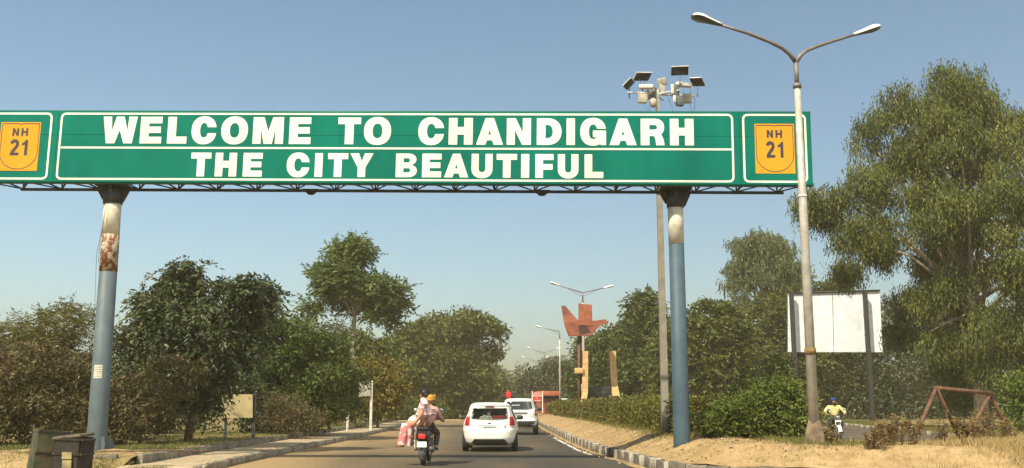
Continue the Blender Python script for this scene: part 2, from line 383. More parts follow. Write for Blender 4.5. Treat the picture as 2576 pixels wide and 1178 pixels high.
A = P(-58, 457, 22.93); B_ = P(2045, 466, 22.26)
U = (B_-A).normalized(); Vv = (Vector((0, 0, 1))-U*U.z).normalized(); N_ = U.cross(Vv).normalized()   # N_ points to the camera side
if N_.y > 0: N_ = -N_
EYEV = Vector((0, 0, EYE))
def ab(px, py):
    d = ray(px, py); t = (A-EYEV).dot(N_)/d.dot(N_); q = EYEV+d*t-A
    return q.dot(U), q.dot(Vv)
PL_X, PR_X = XY(268, 23.3, 4).x, XY(1704, 22.98, 4).x
groot = Vector(((PL_X+PR_X)/2, 23.3, 0.3))
gantry = thing('gantry_sign', 'long green overhead sign on two round posts spanning the road', 'overhead sign', groot)
SW = (B_-A).length; SH = (ab(1900, 282)[1]-ab(1900, 465)[1])
def gpart(name, build, m, parent=gantry):
    mb = MB(groot); build(mb); return mb.build(name, m, parent)
def sgn(name, loops, d0, d1, m, parent): return gpart(name, lambda mb: mb.prism(loops, A, U, Vv, N_, d0, d1), m, parent)
# the face is four green sheets high over low, with seams between them
board = gpart('sign_board', lambda mb: mb.prism([[(0, .0), (SW, .0), (SW, SH), (0, SH)]], A, U, Vv, N_, -.10, -.012), M_GREEN)
sm_ = ab(900, 341)[1]
xs = [0, ab(140, 380)[0], ab(852, 400)[0], ab(1488, 400)[0], ab(1862, 400)[0], SW]
for i in range(5):
    for (b0, b1) in ((.004, sm_), (sm_, SH-.004)):
        mb = MB(groot); e = .004; k = random.uniform(-.0025, .0025)
        mb.prism([[(xs[i]+e, b0+e), (xs[i+1]-e, b0+e), (xs[i+1]-e, b1-e), (xs[i]+e, b1-e)]], A, U, Vv, N_, -.012, k)
        mb.build('sign_sheet', M_GREEN, board)
gpart('edge_trim', lambda mb: [mb.tube([A+U*-.01+Vv*z+N_*-.05, A+U*(SW+.01)+Vv*z+N_*-.05], .03, 4) for z in (-.005, SH+.005)], mat('trim_green', (.012, .13, .09), .5), board)
def rrect(x0, y0, x1, y1, r, n=5):
    out = []
    for (cx, cy, a0) in ((x1-r, y1-r, 0), (x0+r, y1-r, 90), (x0+r, y0+r, 180), (x1-r, y0+r, 270)):
        for k in range(n+1): a = R(a0+90*k/n); out.append((cx+r*math.cos(a), cy+r*math.sin(a)))
    return out
def frame(px0, px1, pm0, pm1):
    bt = ab((px0+px1)/2, 0); th = .045
    x0, x1 = ab(px0, 370)[0], ab(px1, 370)[0]; y0, y1 = pm0, pm1
    lp = [rrect(x0, y0, x1, y1, .12), list(reversed(rrect(x0+th, y0+th, x1-th, y1-th, .085)))]
    sgn('border', lp, 0.0028, .006, M_CREAM, board)
yb0, yb1 = .052, SH-.045
frame(147, 1845, yb0, yb1); frame(1868, 2029, yb0, yb1); frame(-45, 126, yb0, yb1)
dv = ab(1000, 374)[1]
sgn('divider', [[(ab(150, 372)[0]+.03, dv-.022), (ab(1843, 378)[0]-.03, dv-.022), (ab(1843, 378)[0]-.03, dv+.022), (ab(150, 372)[0]+.03, dv+.022)]], .0028, .0062, M_CREAM, board)

# lettering: heavy block capitals, h = 1
SV, SHH = .315, .25
def arc(cx, cy, rx, ry, a0, a1, n=16, p=2.25):
    out = []
    for k in range(n+1):
        a = R(a0+(a1-a0)*k/n); c, s = math.cos(a), math.sin(a)
        out.append((cx+rx*math.copysign(abs(c)**(2/p), c), cy+ry*math.copysign(abs(s)**(2/p), s)))
    return out
def ang_y(cy, ry, y, p=2.25):
    q = min(1, abs(y-cy)/ry)**(p/2); a = math.degrees(math.asin(q)); return a if y > cy else -a
def glyph(ch, w, v=SV, s=SHH):
    """list of pieces, each a list of loops (outline, holes...)"""
    if ch == 'I': return [[[(0, 0), (w, 0), (w, 1), (0, 1)]]]
    if ch == 'L': return [[[(0, 0), (w, 0), (w, s+.01), (v, s+.01), (v, 1), (0, 1)]]]
    if ch == 'T': c = w/2; return [[[(c-v/2, 0), (c+v/2, 0), (c+v/2, 1-s), (w, 1-s), (w, 1), (0, 1), (0, 1-s), (c-v/2, 1-s)]]]
    if ch == 'H': return [[[(0, 0), (v, 0), (v, .37), (w-v, .37), (w-v, 0), (w, 0), (w, 1), (w-v, 1), (w-v, .66), (v, .66), (v, 1), (0, 1)]]]
    if ch in 'EF':
        m0, m1 = (.39, .63) if ch == 'E' else (.34, .58)
        top = [(v, m0), (w*.95, m0), (w*.95, m1), (v, m1), (v, 1-s), (w, 1-s), (w, 1), (0, 1)]
        return [[[(0, 0), (w, 0), (w, s), (v, s)]+top]] if ch == 'E' else [[[(0, 0), (v, 0)]+top]]
    if ch == 'N': return [[[(0, 0), (v*.95, 0), (v*.95, .55), (w-v*1.02, 0), (w, 0), (w, 1), (w-v*.95, 1), (w-v*.95, .46), (v*1.02, 1), (0, 1)]]]
    if ch == 'M':
        c = w/2; return [[[(0, 0), (v*.95, 0), (v*.95, .56), (c-v*.48, 0), (c+v*.48, 0), (w-v*.95, .56), (w-v*.95, 0), (w, 0), (w, 1), (w-.40, 1), (c, .47), (.40, 1), (0, 1)]]]
    if ch == 'W':
        t = v*.98; c = w/2; return [[[(.155, 0), (.155+t, 0), (c, .50), (w-.155-t, 0), (w-.155, 0), (w, 1), (w-t, 1), (w-.155-t*.62, .47), (c+t*.46, 1), (c-t*.46, 1), (.155+t*.62, .47), (t, 1), (0, 1)]]]
    if ch == 'A': c = w/2; k = .155; return [[[(0, 0), (.34, 0), (.40, .165), (w-.40, .165), (w-.34, 0), (w, 0), (c+k, 1), (c-k, 1)], [(c-.055, .38), (c, .55), (c+.055, .38)]]]
    if ch == 'Y': c = w/2; h = v/2; return [[[(c-h, 0), (c+h, 0), (c+h, .40), (w, 1), (w-.36, 1), (c, .66), (.36, 1), (0, 1), (c-h, .40)]]]
    if ch == 'O': return [[arc(w/2, .5, w/2, .525, 0, 350, 35), arc(w/2, .5, w/2-v, .525-s, 350, 0, 35)]]
    if ch in 'CG':
        yt = .615; yb = .39 if ch == 'C' else .30; cx = w/2
        o0, o1 = ang_y(.5, .525, yt), 360+ang_y(.5, .525, yb); i0, i1 = ang_y(.5, .525-s, yt), 360+ang_y(.5, .525-s, yb)
        c_ = [[arc(cx, .5, w/2, .525, o0, o1, 30)+arc(cx, .5, w/2-v, .525-s, i1, i0, 30)]]
        if ch == 'G': c_.append([[(w*.49, .30), (w*.75, .30), (w*.72, .12), (w*.80, .0), (w, 0), (w, .545), (w*.49, .545)]])
        return c_
    if ch == 'D': x = w*.42; return [[[(0, 0)]+arc(x, .5, w-x, .5, -90, 90, 18)+[(0, 1)], list(reversed([(v, s)]+arc(x, .5, w-x-v, .5-s, -90, 90, 14)+[(v, 1-s)]))]]
    if ch == 'U':
        o = [(0, 1)]+[(0, .35)]+arc(w/2, .37, w/2, .395, 180, 360, 18)+[(w, 1), (w-v*.93, 1)]+arc(w/2, .38, w/2-v*.93, .155, 360, 180, 12)+[(v*.93, 1)]
        return [[o]]
    if ch == 'B':
        x = w*.55; o = [(0, 0)]+arc(x, .27, w-x, .27, -90, 62, 10)+arc(x, .75, w*.97-x, .25, -58, 90, 10)+[(0, 1)]
        h1 = [(v, .20)]+arc(w*.6, .29, .075, .09, -90, 90, 6)+[(v, .38)]; h2 = [(v, .62)]+arc(w*.58, .71, .07, .09, -90, 90, 6)+[(v, .80)]
        return [[o, list(reversed(h1)), list(reversed(h2))]]
    if ch == 'R':
        x = w*.6; return [[[(0, 0), (v, 0), (v, .35)]+arc(x, .675, w-x, .325, -90, 90, 12)+[(0, 1)], list(reversed([(v, .585)]+arc(w*.6, .675, .085, .085, -90, 90, 6)+[(v, .765)]))],
                          [[(w*.66, 0), (w*1.01, 0), (w*.97, .22), (w*.88, .40), (w*.70, .46), (w*.42, .38), (w*.42, .35), (w*.58, .34), (w*.63, .2)]]]
def letter(ch, px0, px1, py0, py1, m, name='letter', v=SV, s=SHH, parent=None, lift=.003):
    pm = (px0+px1)/2; lean = abs(pm-CX)/14900*(py1-py0)/2; pm_y = (py0+py1)/2
    a0, b1 = ab(px0+lean, pm_y)[0], ab(pm, py0)[1]; a1, b0 = ab(px1-lean, pm_y)[0], ab(pm, py1)[1]
    h = b1-b0; w = (a1-a0)/h; mb = MB(groot)
    for i, loops in enumerate(glyph(ch, w, v, s)):
        mb.prism([[(a0+x*h, b0+y*h) for x, y in lp] for lp in loops], A, U, Vv, N_, lift-.0005, lift+.004+.001*i)
    return mb.build(name, m, parent or board)
def line(items, zx, zs, top, bot):
    for ch, x0, x1 in items:
        p0, p1 = (zx+x0/zs)/1.0435, (zx+x1/zs)/1.0435; pm = (p0+p1)/2
        letter(ch, p0, p1, top(pm), bot(pm), M_CREAM)
t1 = lambda p: 294+(p-310)*.0039; b1 = lambda p: 361.2+(p-310)*.0037
t2 = lambda p: 384.6+(p-520)*.0042; b2 = lambda p: 444.2+(p-520)*.0043
line([('W', 75, 480), ('E', 500, 760), ('L', 808, 1043), ('C', 1078, 1375), ('O', 1413, 1728), ('M', 1772, 2128), ('E', 2182, 2435)], 250, 4.293, t1, b1)
line([('T', 155, 420), ('O', 448, 760), ('C', 1062, 1357), ('H', 1405, 1678), ('A', 1715, 2020)], 850, 4.293, t1, b1)
line([('N', 118, 370), ('D', 430, 688), ('I', 738, 828), ('G', 880, 1152), ('A', 1183, 1470), ('R', 1507, 1758), ('H', 1810, 2065)], 1300, 3.963, t1, b1)
line([('T', 1070, 1310), ('H', 1345, 1600), ('E', 1660, 1888), ('C', 2153, 2420), ('I', 2470, 2565)], 250, 4.293, t2, b2)
line([('T', 40, 275), ('Y', 290, 560), ('B', 808, 1050), ('E', 1105, 1325), ('A', 1355, 1630), ('U', 1662, 1900)], 850, 4.293, t2, b2)
line([('T', 12, 225), ('I', 267, 352), ('F', 415, 605), ('U', 648, 865), ('L', 925, 1123)], 1300, 3.963, t2, b2)
# route markers: amber plate, thin black shield line, NH over 21
def stroke(pts, w):
    """polyline of even width -> outline"""
    L = []; Rr = []; n = len(pts)
    for i in range(n):
        a = Vector(pts[max(i-1, 0)]); b = Vector(pts[min(i+1, n-1)]); d = (b-a).normalized(); nrm = Vector((-d.y, d.x))*w/2
        p = Vector(pts[i]); L.append(tuple(p+nrm)); Rr.append(tuple(p-nrm))
    return L+list(reversed(Rr))
def marker(px0, px1, py0, py1, label):
    x0, x1 = ab(px0, 370)[0], ab(px1, 370)[0]; pm = (px0+px1)/2; y1, y0 = ab(pm, py0)[1], ab(pm, py1)[1]; w, h = x1-x0, y1-y0
    pl = sgn('route_plate', [[(x0, y0), (x1, y0), (x1, y1), (x0, y1)]], .003, .007, M_AMBER, gantry); pl['label'] = label
    def put(name, loops, dz=0): sgn(name, [[(x0+x*w, y0+y*h) for x, y in lp] for lp in loops], .0072, .0095+dz, M_INK, pl)
    ol = [(.035, .97), (.035, .38)]+[(.5+.465*math.cos(R(a)), .36+.325*math.sin(R(a))) for a in range(180, 361, 12)]+[(.965, .97)]
    put('shield_line', [stroke(ol, .016)]); put('shield_line', [stroke([(.03, .968), (.45, .968), (.5, .95), (.55, .968), (.97, .968)], .016)], .001)
    t = .052
    def H(cx): return [[(cx-.085, .715), (cx-.085+t, .715), (cx-.085+t, .775), (cx+.085-t, .775), (cx+.085-t, .715), (cx+.085, .715), (cx+.085, .875), (cx+.085-t, .875), (cx+.085-t, .815), (cx-.085+t, .815), (cx-.085+t, .875), (cx-.085, .875)]]
    def Nn(cx): return [[(cx-.08, .715), (cx-.08+t, .715), (cx-.08+t, .805), (cx+.08-t, .715), (cx+.08, .715), (cx+.08, .875), (cx+.08-t, .875), (cx+.08-t, .785), (cx-.08+t, .875), (cx-.08, .875)]]
    put('letter', Nn(.385)); put('letter', H(.61))
    two = [(.305, .555), (.325, .592), (.365, .612), (.415, .608), (.455, .582), (.46, .54), (.435, .49), (.38, .43), (.335, .375), (.32, .338)]
    put('digit', [stroke(two, .075)]); put('digit', [[(.285, .315), (.505, .315), (.505, .372), (.285, .372)]], .001)
    put('digit', [[(.64, .315), (.715, .315), (.715, .635), (.665, .635), (.625, .590), (.570, .565), (.570, .515), (.64, .535)]])
marker(1898.5, 1998, 312, 437, 'amber plate with black NH 21 in a shield, right end of the sign')
marker(-2, 98.5, 308, 430, 'amber plate with black NH 21 in a shield, left end of the sign')

# truss behind the board: chords and single braces
YB = .95
def at(a, b, dpt): return A+U*a+Vv*b-N_*dpt
truss = gpart('truss_chord', lambda mb: [mb.tube([at(x0, z, d_), at(x1, z, d_)], .038, 6) for (z, d_, x0, x1) in ((.02, .16, .1, SW-.1), (.02, YB, .55, SW-.45), (SH-.1, .16, .1, SW-.1), (SH-.1, YB, .55, SW-.45))], M_STEEL)
nb = 19; step = (SW-1.2)/nb
for i in range(nb+1):
    x = .6+i*step
    mb = MB(groot); mb.tube([at(x, .03, .16), at(x, .03, YB)], .02, 5); mb.build('brace', M_STEEL, truss)
    for sx in (-.5, .5):
        if 0 < x+sx*step < SW: mb = MB(groot); mb.tube([at(x+sx*step, .035, .16), at(x, .035, YB)], .018, 5); mb.build('brace', M_STEEL, truss)
    mb = MB(groot); mb.tube([at(x, .03, YB), at(x, SH-.1, YB)], .02, 5); mb.build('brace', M_STEEL, truss)
    if i < nb: mb = MB(groot); mb.tube([at(x, .03, YB), at(x+step, SH-.1, YB)], .02, 5); mb.build('brace', M_STEEL, truss)
for px in (757, 1362):
    a = ab(px, 462)[0]; gpart('splice_plate', lambda mb: mb.prism([[(-.20, .07), (.20, .07), (.06, -.06), (-.06, -.06)]], at(a, -.01, YB+.02), U, Vv, N_, -.05, .06), M_STEEL)
# posts
for side, (x, Y, zb, r0, r1, m) in enumerate(((PL_X, 23.32, .28, .225, .190, M_POLEL), (PR_X, 22.98, .60, .190, .172, M_POLER))):
    zt = (A+U*(x-A.x)).z-.02
    po = gpart('post', lambda mb: mb.lathe([(r0, -.3), (r0, 0), (r0*.97, .5), (r1, zt-zb)], Matrix.Translation((x, Y, zb)), 28), m)
    po['label'] = ('grey steel post at the left end with rust and a paper notice', 'blue grey steel post at the right end with a white painted band')[side]
    # flared cap of gusset plates under the truss
    cap = MB(groot)
    for k, rz in enumerate((0, 90)):
        u = Vector((math.cos(R(rz)), math.sin(R(rz)), 0)); o = Vector((x, Y, zt))
        w_ = (.37 if side == 0 else .35) if k == 0 else .25
        cap.prism([[(-w_, .03), (-w_, -.08), (-w_*.66, -.30), (w_*.66, -.36), (w_, -.10), (w_, .03)]], o, u, Vector((0, 0, 1)), u.cross(Vector((0, 0, 1))), -.03-.02*k, .03+.02*k)
    cap.box((x, Y+.1, zt+.03), (.72, .7, .05)); cap.lathe([(r1*1.16, -.40), (r1*1.22, -.02)], Matrix.Translation((x, Y, zt)), 20)
    cap.build('cap', M_STEEL, po)
    # painted band: white, and on the left post peeled to rust below
    def zpy(py): return P(CX, py, Y).z
    rr = lambda z: r0*.97+(r1-r0*.97)*((z-zb-.5)/(zt-zb-.5))
    def sleeve(name, py0, py1, mm, e):
        z0, z1 = zpy(py1), zpy(py0); gpart(name, lambda mb: mb.lathe([(rr(z0)+e, z0), (rr(z1)+e, z1)], Matrix.Translation((x, Y, 0)), 28), mm, po)
    if side == 0: sleeve('paint_band', 505, 590, M_PATCH, .004); sleeve('peeled_band', 590.5, 684, M_RUST, .004)
    else: sleeve('paint_band', 505, 615, M_PATCH, .004)
    fins = 5
    for k in range(fins):
        a = 2*math.pi*k/fins+.55+.5*side
        if side == 0:
            u = Vector((math.cos(a), math.sin(a), 0)); mb = MB(groot)
            mb.prism([[(r0*.9, -.05), (r0+.15, -.05), (r0+.15, .20), (r0+.08, .36), (r0*.9, .38)]], (x, Y, zb), u, Vector((0, 0, 1)), u.cross(Vector((0, 0, 1))), -.012, .012); mb.build('base_fin', m, po)
    if side == 0:
        zn0, zn1 = zpy(952), zpy(919); mb = MB(groot); n_ = 6; vs = []
        for zz in (zn0, zn1):
            for k in range(n_+1):
                a = R(245+52*k/n_); q = rr(zz)+.004; vs.append((x+q*math.cos(a), Y+q*math.sin(a), zz))
        mb.add(vs, [(k, k+1, n_+2+k, n_+1+k) for k in range(n_)], True); nt = mb.build('paper_notice', mat('paper', (.66, .62, .50), .9, var=.15, scale=9, col2=(.45, .42, .35)), po)
        mb = MB(groot); q0 = (zn1-zn0)
        for ln in range(5):
            zz = zn1-q0*(.14+.17*ln); vs = []
            for dz in (0, -.022):
                for k in range(n_+1): a = R(249+(44 if ln != 3 else 25)*k/n_); q = rr(zz)+.0055; vs.append((x+q*math.cos(a), Y+q*math.sin(a), zz+dz))
            mb.add(vs, [(k, k+1, n_+2+k, n_+1+k) for k in range(n_)], True)
        mb.build('print', mat('faded_print', (.35, .33, .28), .9), nt)
w0 = P(268, 500, 23.1); w1 = P(243, 640, 23.0); w2 = P(237, 800, 23.2); w3 = P(228, 905, 23.2)
gpart('loose_cable', lambda mb: [mb.tube([w0, w0.lerp(w1, .5)+Vector((.02, 0, 0)), w1, w2, w3], .0045, 4), mb.tube([w0+Vector((.03, 0, 0)), w1+Vector((.06, 0, .3)), w1+Vector((.05, 0, -.2))], .004, 4)], M_INK)

# ------------------------------------------------------------------ street lamps
M_GALV = mat('galvanised_steel', (.52, .49, .42), .5, metal=.2, var=.2, scale=5, col2=(.36, .33, .26), bump=.1, bscale=25)
M_GALVD = mat('dull_steel_arm', (.20, .18, .16), .55, metal=.3, var=.2)
M_LAMPTOP = mat('lamp_white', (.80, .77, .68), .45, var=.1)
M_LAMPDK = mat('lamp_glass_dark', (.07, .075, .08), .25, var=.1)
M_CONC = mat('rough_concrete', (.38, .31, .21), .95, scale=6, col2=(.22, .17, .11), bump=.8, bscale=9)
def lamp_head(parent, p, d, L=.62, wd=.15):
    """cobra head luminaire from p along d"""
    d = Vector(d).normalized(); s = d.cross(Vector((0, 0, 1))).normalized(); n = s.cross(d).normalized()
    M = Matrix((s, d, n)).transposed(); top = MB(); bot = MB()
    secs = [(0, .05, .045), (.15*L, .065, .055), (.45*L, wd*.72, .075), (.72*L, wd, .10), (.9*L, wd*.85, .085), (L, wd*.35, .04)]
    for mb, sg, dr in ((top, 1, 1.0), (bot, -1, .55)):
        vs = []; fs = []; k = 8
        for (y, w, h) in secs:
            for i in range(k+1): a = math.pi*i/k; vs.append(p+M @ Vector((w*math.cos(a), y, sg*h*dr*math.sin(a)-(0.002 if sg < 0 else 0))))
        for i in range(len(secs)-1):
            for j in range(k): q = (i*(k+1)+j, i*(k+1)+j+1, (i+1)*(k+1)+j+1, (i+1)*(k+1)+j); fs.append(q if sg < 0 else q[::-1])
        fs.append(tuple((len(secs)-1)*(k+1)+i for i in range(k+1))); fs.append(tuple(range(k+1)))
        mb.add(vs, fs, True)
    o = top.build('luminaire', M_LAMPTOP, parent); bot.build('lens', M_LAMPDK, o)
def lamp(loc, label, H=7.8, arms=((-1, 2.15, .72), (1, 1.9, .80)), rz=0.0, curved=True, group='street lamps down the median', r=(.10, .055), base=False):
    t = thing('street_lamp', label, 'street lamp', loc, rz, group)
    p = MB(); p.tube([(0, 0, -.2), (0, 0, H*.62), (0, 0, H*.625), (0, 0, H-.55)], [r[0], r[0]*.80, r[0]*.76, r[1]*1.1], 14); p.build('post', M_GALV, t)
    p = MB(); p.lathe([(r[1]*1.5, 0), (r[1]*1.5, .09)], Matrix.Translation((0, 0, H-.6)), 12); p.tube([(0, 0, H-.57), (0, 0, H+.02)], r[1]*.85, 10); p.build('collar', M_GALVD, t)
    for (sd, L, up) in arms:
        if curved: pts = [(0, 0, H-.05), (sd*.06*L, 0, H+.12), (sd*.14*L, 0, H+.24), (sd*.27*L, 0, H+.35), (sd*.5*L, 0, H+.35+(up-.35)*.38), (sd*(L-.45), 0, H+up-.10)]
        else: pts = [(0, 0, H), (sd*(L-.5), 0, H+up-.1)]
        am = MB(); am.tube(pts, [.05, .045, .042, .038, .034, .03] if curved else .035, 8)
        if not curved: am.tube([(0, 0, H-.25), (sd*L*.45, 0, H+up*.38)], .016, 5)
        am.build('arm', M_GALVD, t); a, b = Vector(pts[-2]), Vector(pts[-1]); lamp_head(t, b-(b-a).normalized()*.04, b-a, .66, .16)
    if base:
        f = MB(); f.lathe([(.22, -.3), (.215, .0), (.20, .18), (.155, .32), (.12, .42)], None, 11, False)
        for v in range(len(f.v)): q = Vector(f.v[v]); f.v[v] = tuple(q*(1+.14*math.sin(v*2.3)))
        f.build('footing', mat('broken_footing', (.24, .18, .11), .95, scale=5, col2=(.11, .075, .045), bump=1.0, bscale=7), t)
        f = MB(); f.lathe([(.113, 0), (.113, .13)], Matrix.Translation((0, 0, 1.72)), 14); f.build('band', mat('amber_band', (.24, .15, .045), .8, var=.3), t)
        f = MB(); f.lathe([(.088, 0), (.088, .04)], Matrix.Translation((0, 0, 4.9)), 14); f.build('collar', M_LAMPTOP, t)
    return t
lamp(XY(2049, 20, .62), 'tall twin armed steel street lamp in a broken concrete footing, nearest the camera', rz=R(14), base=True, r=(.105, .058))
lamp(XY(1469, 64, .45), 'twin armed street lamp rising behind the red sculpture', 8.0, ((-1, 2.0, .55), (1, 1.9, .42)), R(5), False)
lamp(XY(1409, 88, .4), 'single armed street lamp reaching left over the road beside the red roofed building', 7.3, ((-1, 2.0, .45),), 0, False)
lamp(XY(1369.5, 126, .3), 'twin armed street lamp far off, nearer of the two before the dark trees', 7.5, ((-1, 2.1, .6), (1, 2.0, .62)), 0, False)
lamp(XY(1348, 152, .3), 'twin armed street lamp far off, fainter of the two before the dark trees', 7.6, ((-1, 2.1, .6), (1, 2.0, .62)), 0, False)
lamp(XY(1322, 200, .3), 'tiny hazy street lamp farthest down the road', 7.6, ((-1, 2.1, .6), (1, 2.0, .62)), 0, False)

# ------------------------------------------------------------------ camera and floodlight mast behind the sign
M_MAST = mat('mast_grey', (.26, .235, .18), .7, var=.2, scale=4, col2=(.18, .16, .12))
M_CAMW = mat('camera_housing', (.66, .62, .50), .5, var=.15)
M_BOX = mat('mast_box_beige', (.44, .39, .29), .6, var=.15)
M_BOXD = mat('mast_box_grey', (.13, .15, .15), .6, var=.15)
M_SOLAR = mat('solar_panel', (.030, .036, .046), .25, var=.1, scale=20)
ML = XY(1674, 27.5, .4); mz = lambda py: P(1668, py, 27.5).z; mx = lambda px: P(px, 230, 27.5).x
mast = thing('camera_mast', 'tall grey mast behind the sign carrying solar panels, cameras and boxes', 'camera mast', ML)
def mp(px, py, dy=0): q = P(px, py, 27.5); return Vector((q.x-ML.x, dy, q.z-ML.z))
h_ = mp(1668, 196).z
mb = MB(); mb.box((0, 0, (mz(480)-ML.z)/2), (.20, .18, mz(480)-ML.z), taper=(.78, .78)); mb.box((.0, -.10, .6), (.05, .02, .7)); mb.build('mast_post', M_MAST, mast)
zj = mz(480)-ML.z; mb = MB(); mb.tube([(0, 0, zj-.05), (0, 0, mp(1668, 222).z)], [.065, .05], 10); mb.build('top_tube', M_CAMW, mast)
zc = mp(1668, 238).z
for (x1, y1, z1) in ((mp(1573, 248).x, -.55, mp(1573, 248).z), (mp(1622, 232).x, -.25, zc+.03), (mp(1705, 236).x, -.30, zc+.03), (mp(1752, 232).x, .35, mp(1752, 232).z), (.25, .55, zc), (-.3, .5, zc)):
    mb = MB(); mb.tube([(0, 0, zc), (x1*.5, y1*.6, (zc+z1)/2), (x1, y1, z1)], .026, 6); mb.build('arm', M_CAMW, mast)
def panel(px, py, w, h, rz, tilt, dy, roll=0):
    o = mp(px, py, dy); M = (Euler((0, 0, R(rz))).to_matrix() @ Euler((R(tilt), R(roll), 0)).to_matrix())
    mb = MB(); mb.box(o, (w, h, .02), M); s_ = mb.build('solar_panel', M_SOLAR, mast)
    mb = MB(); mb.box(o+M @ Vector((0, 0, .022)), (w+.03, h+.03, .022), M); mb.build('panel_back', M_CAMW, s_)
    mb = MB(); mb.tube([o+M @ Vector((-w*.3, 0, -.011)), o+Vector((0, .02, -.26)), o+M @ Vector((w*.3, 0, -.011))], .010, 5); mb.tube([o+Vector((0, .02, -.26)), o+Vector((0, .02, -.42))], .018, 6); mb.build('bracket', M_BOXD, s_)
panel(1613, 201, .46, .30, 20, -26, -.25, -6); panel(1705, 188, .46, .30, -6, -30, -.30, 0); panel(1758, 199, .36, .32, -34, -28, .3, 8); panel(1577, 226, .36, .30, 66, -42, -.5, 0)
def mbox(name, px, py, w, d, h, m, dy, rz=0, tl=0):
    mb = MB(); mb.rbox(mp(px, py, dy), (w, d, h), .02, Euler((R(tl), 0, R(rz)))); o = mb.build(name, m, mast)
    if name == 'junction_box':
        q = mp(px, py, dy); mb = MB(); mb.tube([q+Vector((w*.3, 0, -h/2)), q+Vector((w*.3, 0, -h/2-.14)), q+Vector((w*.75, .02, -h/2-.22)), q+Vector((w*.85, 0, -h*.1)), q+Vector((w*.6, 0, h*.5))], .007, 4)
        mb.tube([q+Vector((-w*.35, 0, h/2-.02)), q+Vector((-w*.35, 0, h/2+.14))], .012, 4); mb.tube([q+Vector((w*.35, 0, h/2-.02)), q+Vector((w*.35, 0, h/2+.14))], .012, 4); mb.build('cable', M_BOXD, o)
    return o
mbox('junction_box', 1611, 259, .25, .10, .27, M_BOX, -.40, 6); mbox('junction_box', 1731, 243, .26, .10, .28, M_BOX, .2, -8)
mbox('control_box', 1638, 238, .22, .14, .34, M_BOXD, -.1, -20); mbox('control_box', 1696, 235, .16, .16, .36, M_BOXD, -.2, 25); mbox('control_box', 1706, 261, .20, .14, .28, M_BOXD, -.22, 25)
mbox('white_box', 1687, 233, .09, .06, .28, M_CAMW, -.30, 20); mbox('white_box', 1692, 258, .09, .06, .22, M_CAMW, -.31, 20)
mbox('cctv_camera', 1622, 227, .15, .40, .12, M_CAMW, -.3, 70, 6); mbox('cctv_camera', 1717, 217, .46, .16, .12, M_CAMW, -.12, 14, 0).rotation_euler = (0, 0, 0)
mb = MB(); q = mp(1641, 263, -.15); mb.lathe([(.02, -.14), (.07, -.12), (.10, -.04), (.11, .08), (.05, .14)], Matrix.Translation(q), 12); mb.build('dome_camera', mat('dome_pinkish', (.55, .44, .35), .5), mast)
mb = MB(); q = mp(1665, 207); mb.rbox(q+Vector((0, -.02, .0)), (.26, .08, .22), .02, (R(20), R(-8), R(-18))); mb.prism([[(-.1, -.05), (.1, -.05), (.04, -.32), (-.04, -.32)]], q, (1, 0, 0), (0, 0, 1), (0, -1, 0), -.03, .03); mb.build('floodlight', M_BOX, mast)
mb = MB(); mb.tube([mp(1680, 245, 0), mp(1686, 262), mp(1694, 284), mp(1702, 287), mp(1708, 278)], .008, 4); mb.build('cable', M_BOXD, mast)

# ------------------------------------------------------------------ monument (plain stand-in sculpture on a mast, two curved stone slabs, dark plaque)
M_SAND = None
def stone_mat():
    m = bpy.data.materials.new('sandstone_cladding'); n, l, b = nodes_of(m); tc = n.new('ShaderNodeTexCoord')
    b.inputs['Roughness'].default_value = .85
    nz = n.new('ShaderNodeTexNoise'); nz.inputs['Scale'].default_value = 3.5; nz.inputs['Detail'].default_value = 6; l.new(tc.outputs['Object'], nz.inputs['Vector'])
    rp = n.new('ShaderNodeValToRGB'); l.new(nz.outputs['Fac'], rp.inputs['Fac']); e = rp.color_ramp.elements
    e[0].position = .3; e[1].position = .7; e[0].color = (.46, .28, .11, 1); e[1].color = (.60, .40, .17, 1); l.new(rp.outputs['Color'], b.inputs['Base Color']); return m
M_SAND = stone_mat()
M_RED = mat('rust_red_metal', (.30, .092, .048), .7, var=.25, scale=2.5, bump=.1)
M_REDD = mat('red_sandstone_side', (.20, .085, .045), .85, var=.25, scale=3)
MY = 60.0; MO = XY(1462, MY, .42)
mon = thing('monument', 'roadside monument with curved sandstone slabs and a rust red abstract sculpture on a mast', 'monument', MO)
def mq(px, py, dy=0): q = P(px, py, MY+dy); return Vector((q.x-MO.x, dy, q.z-MO.z))
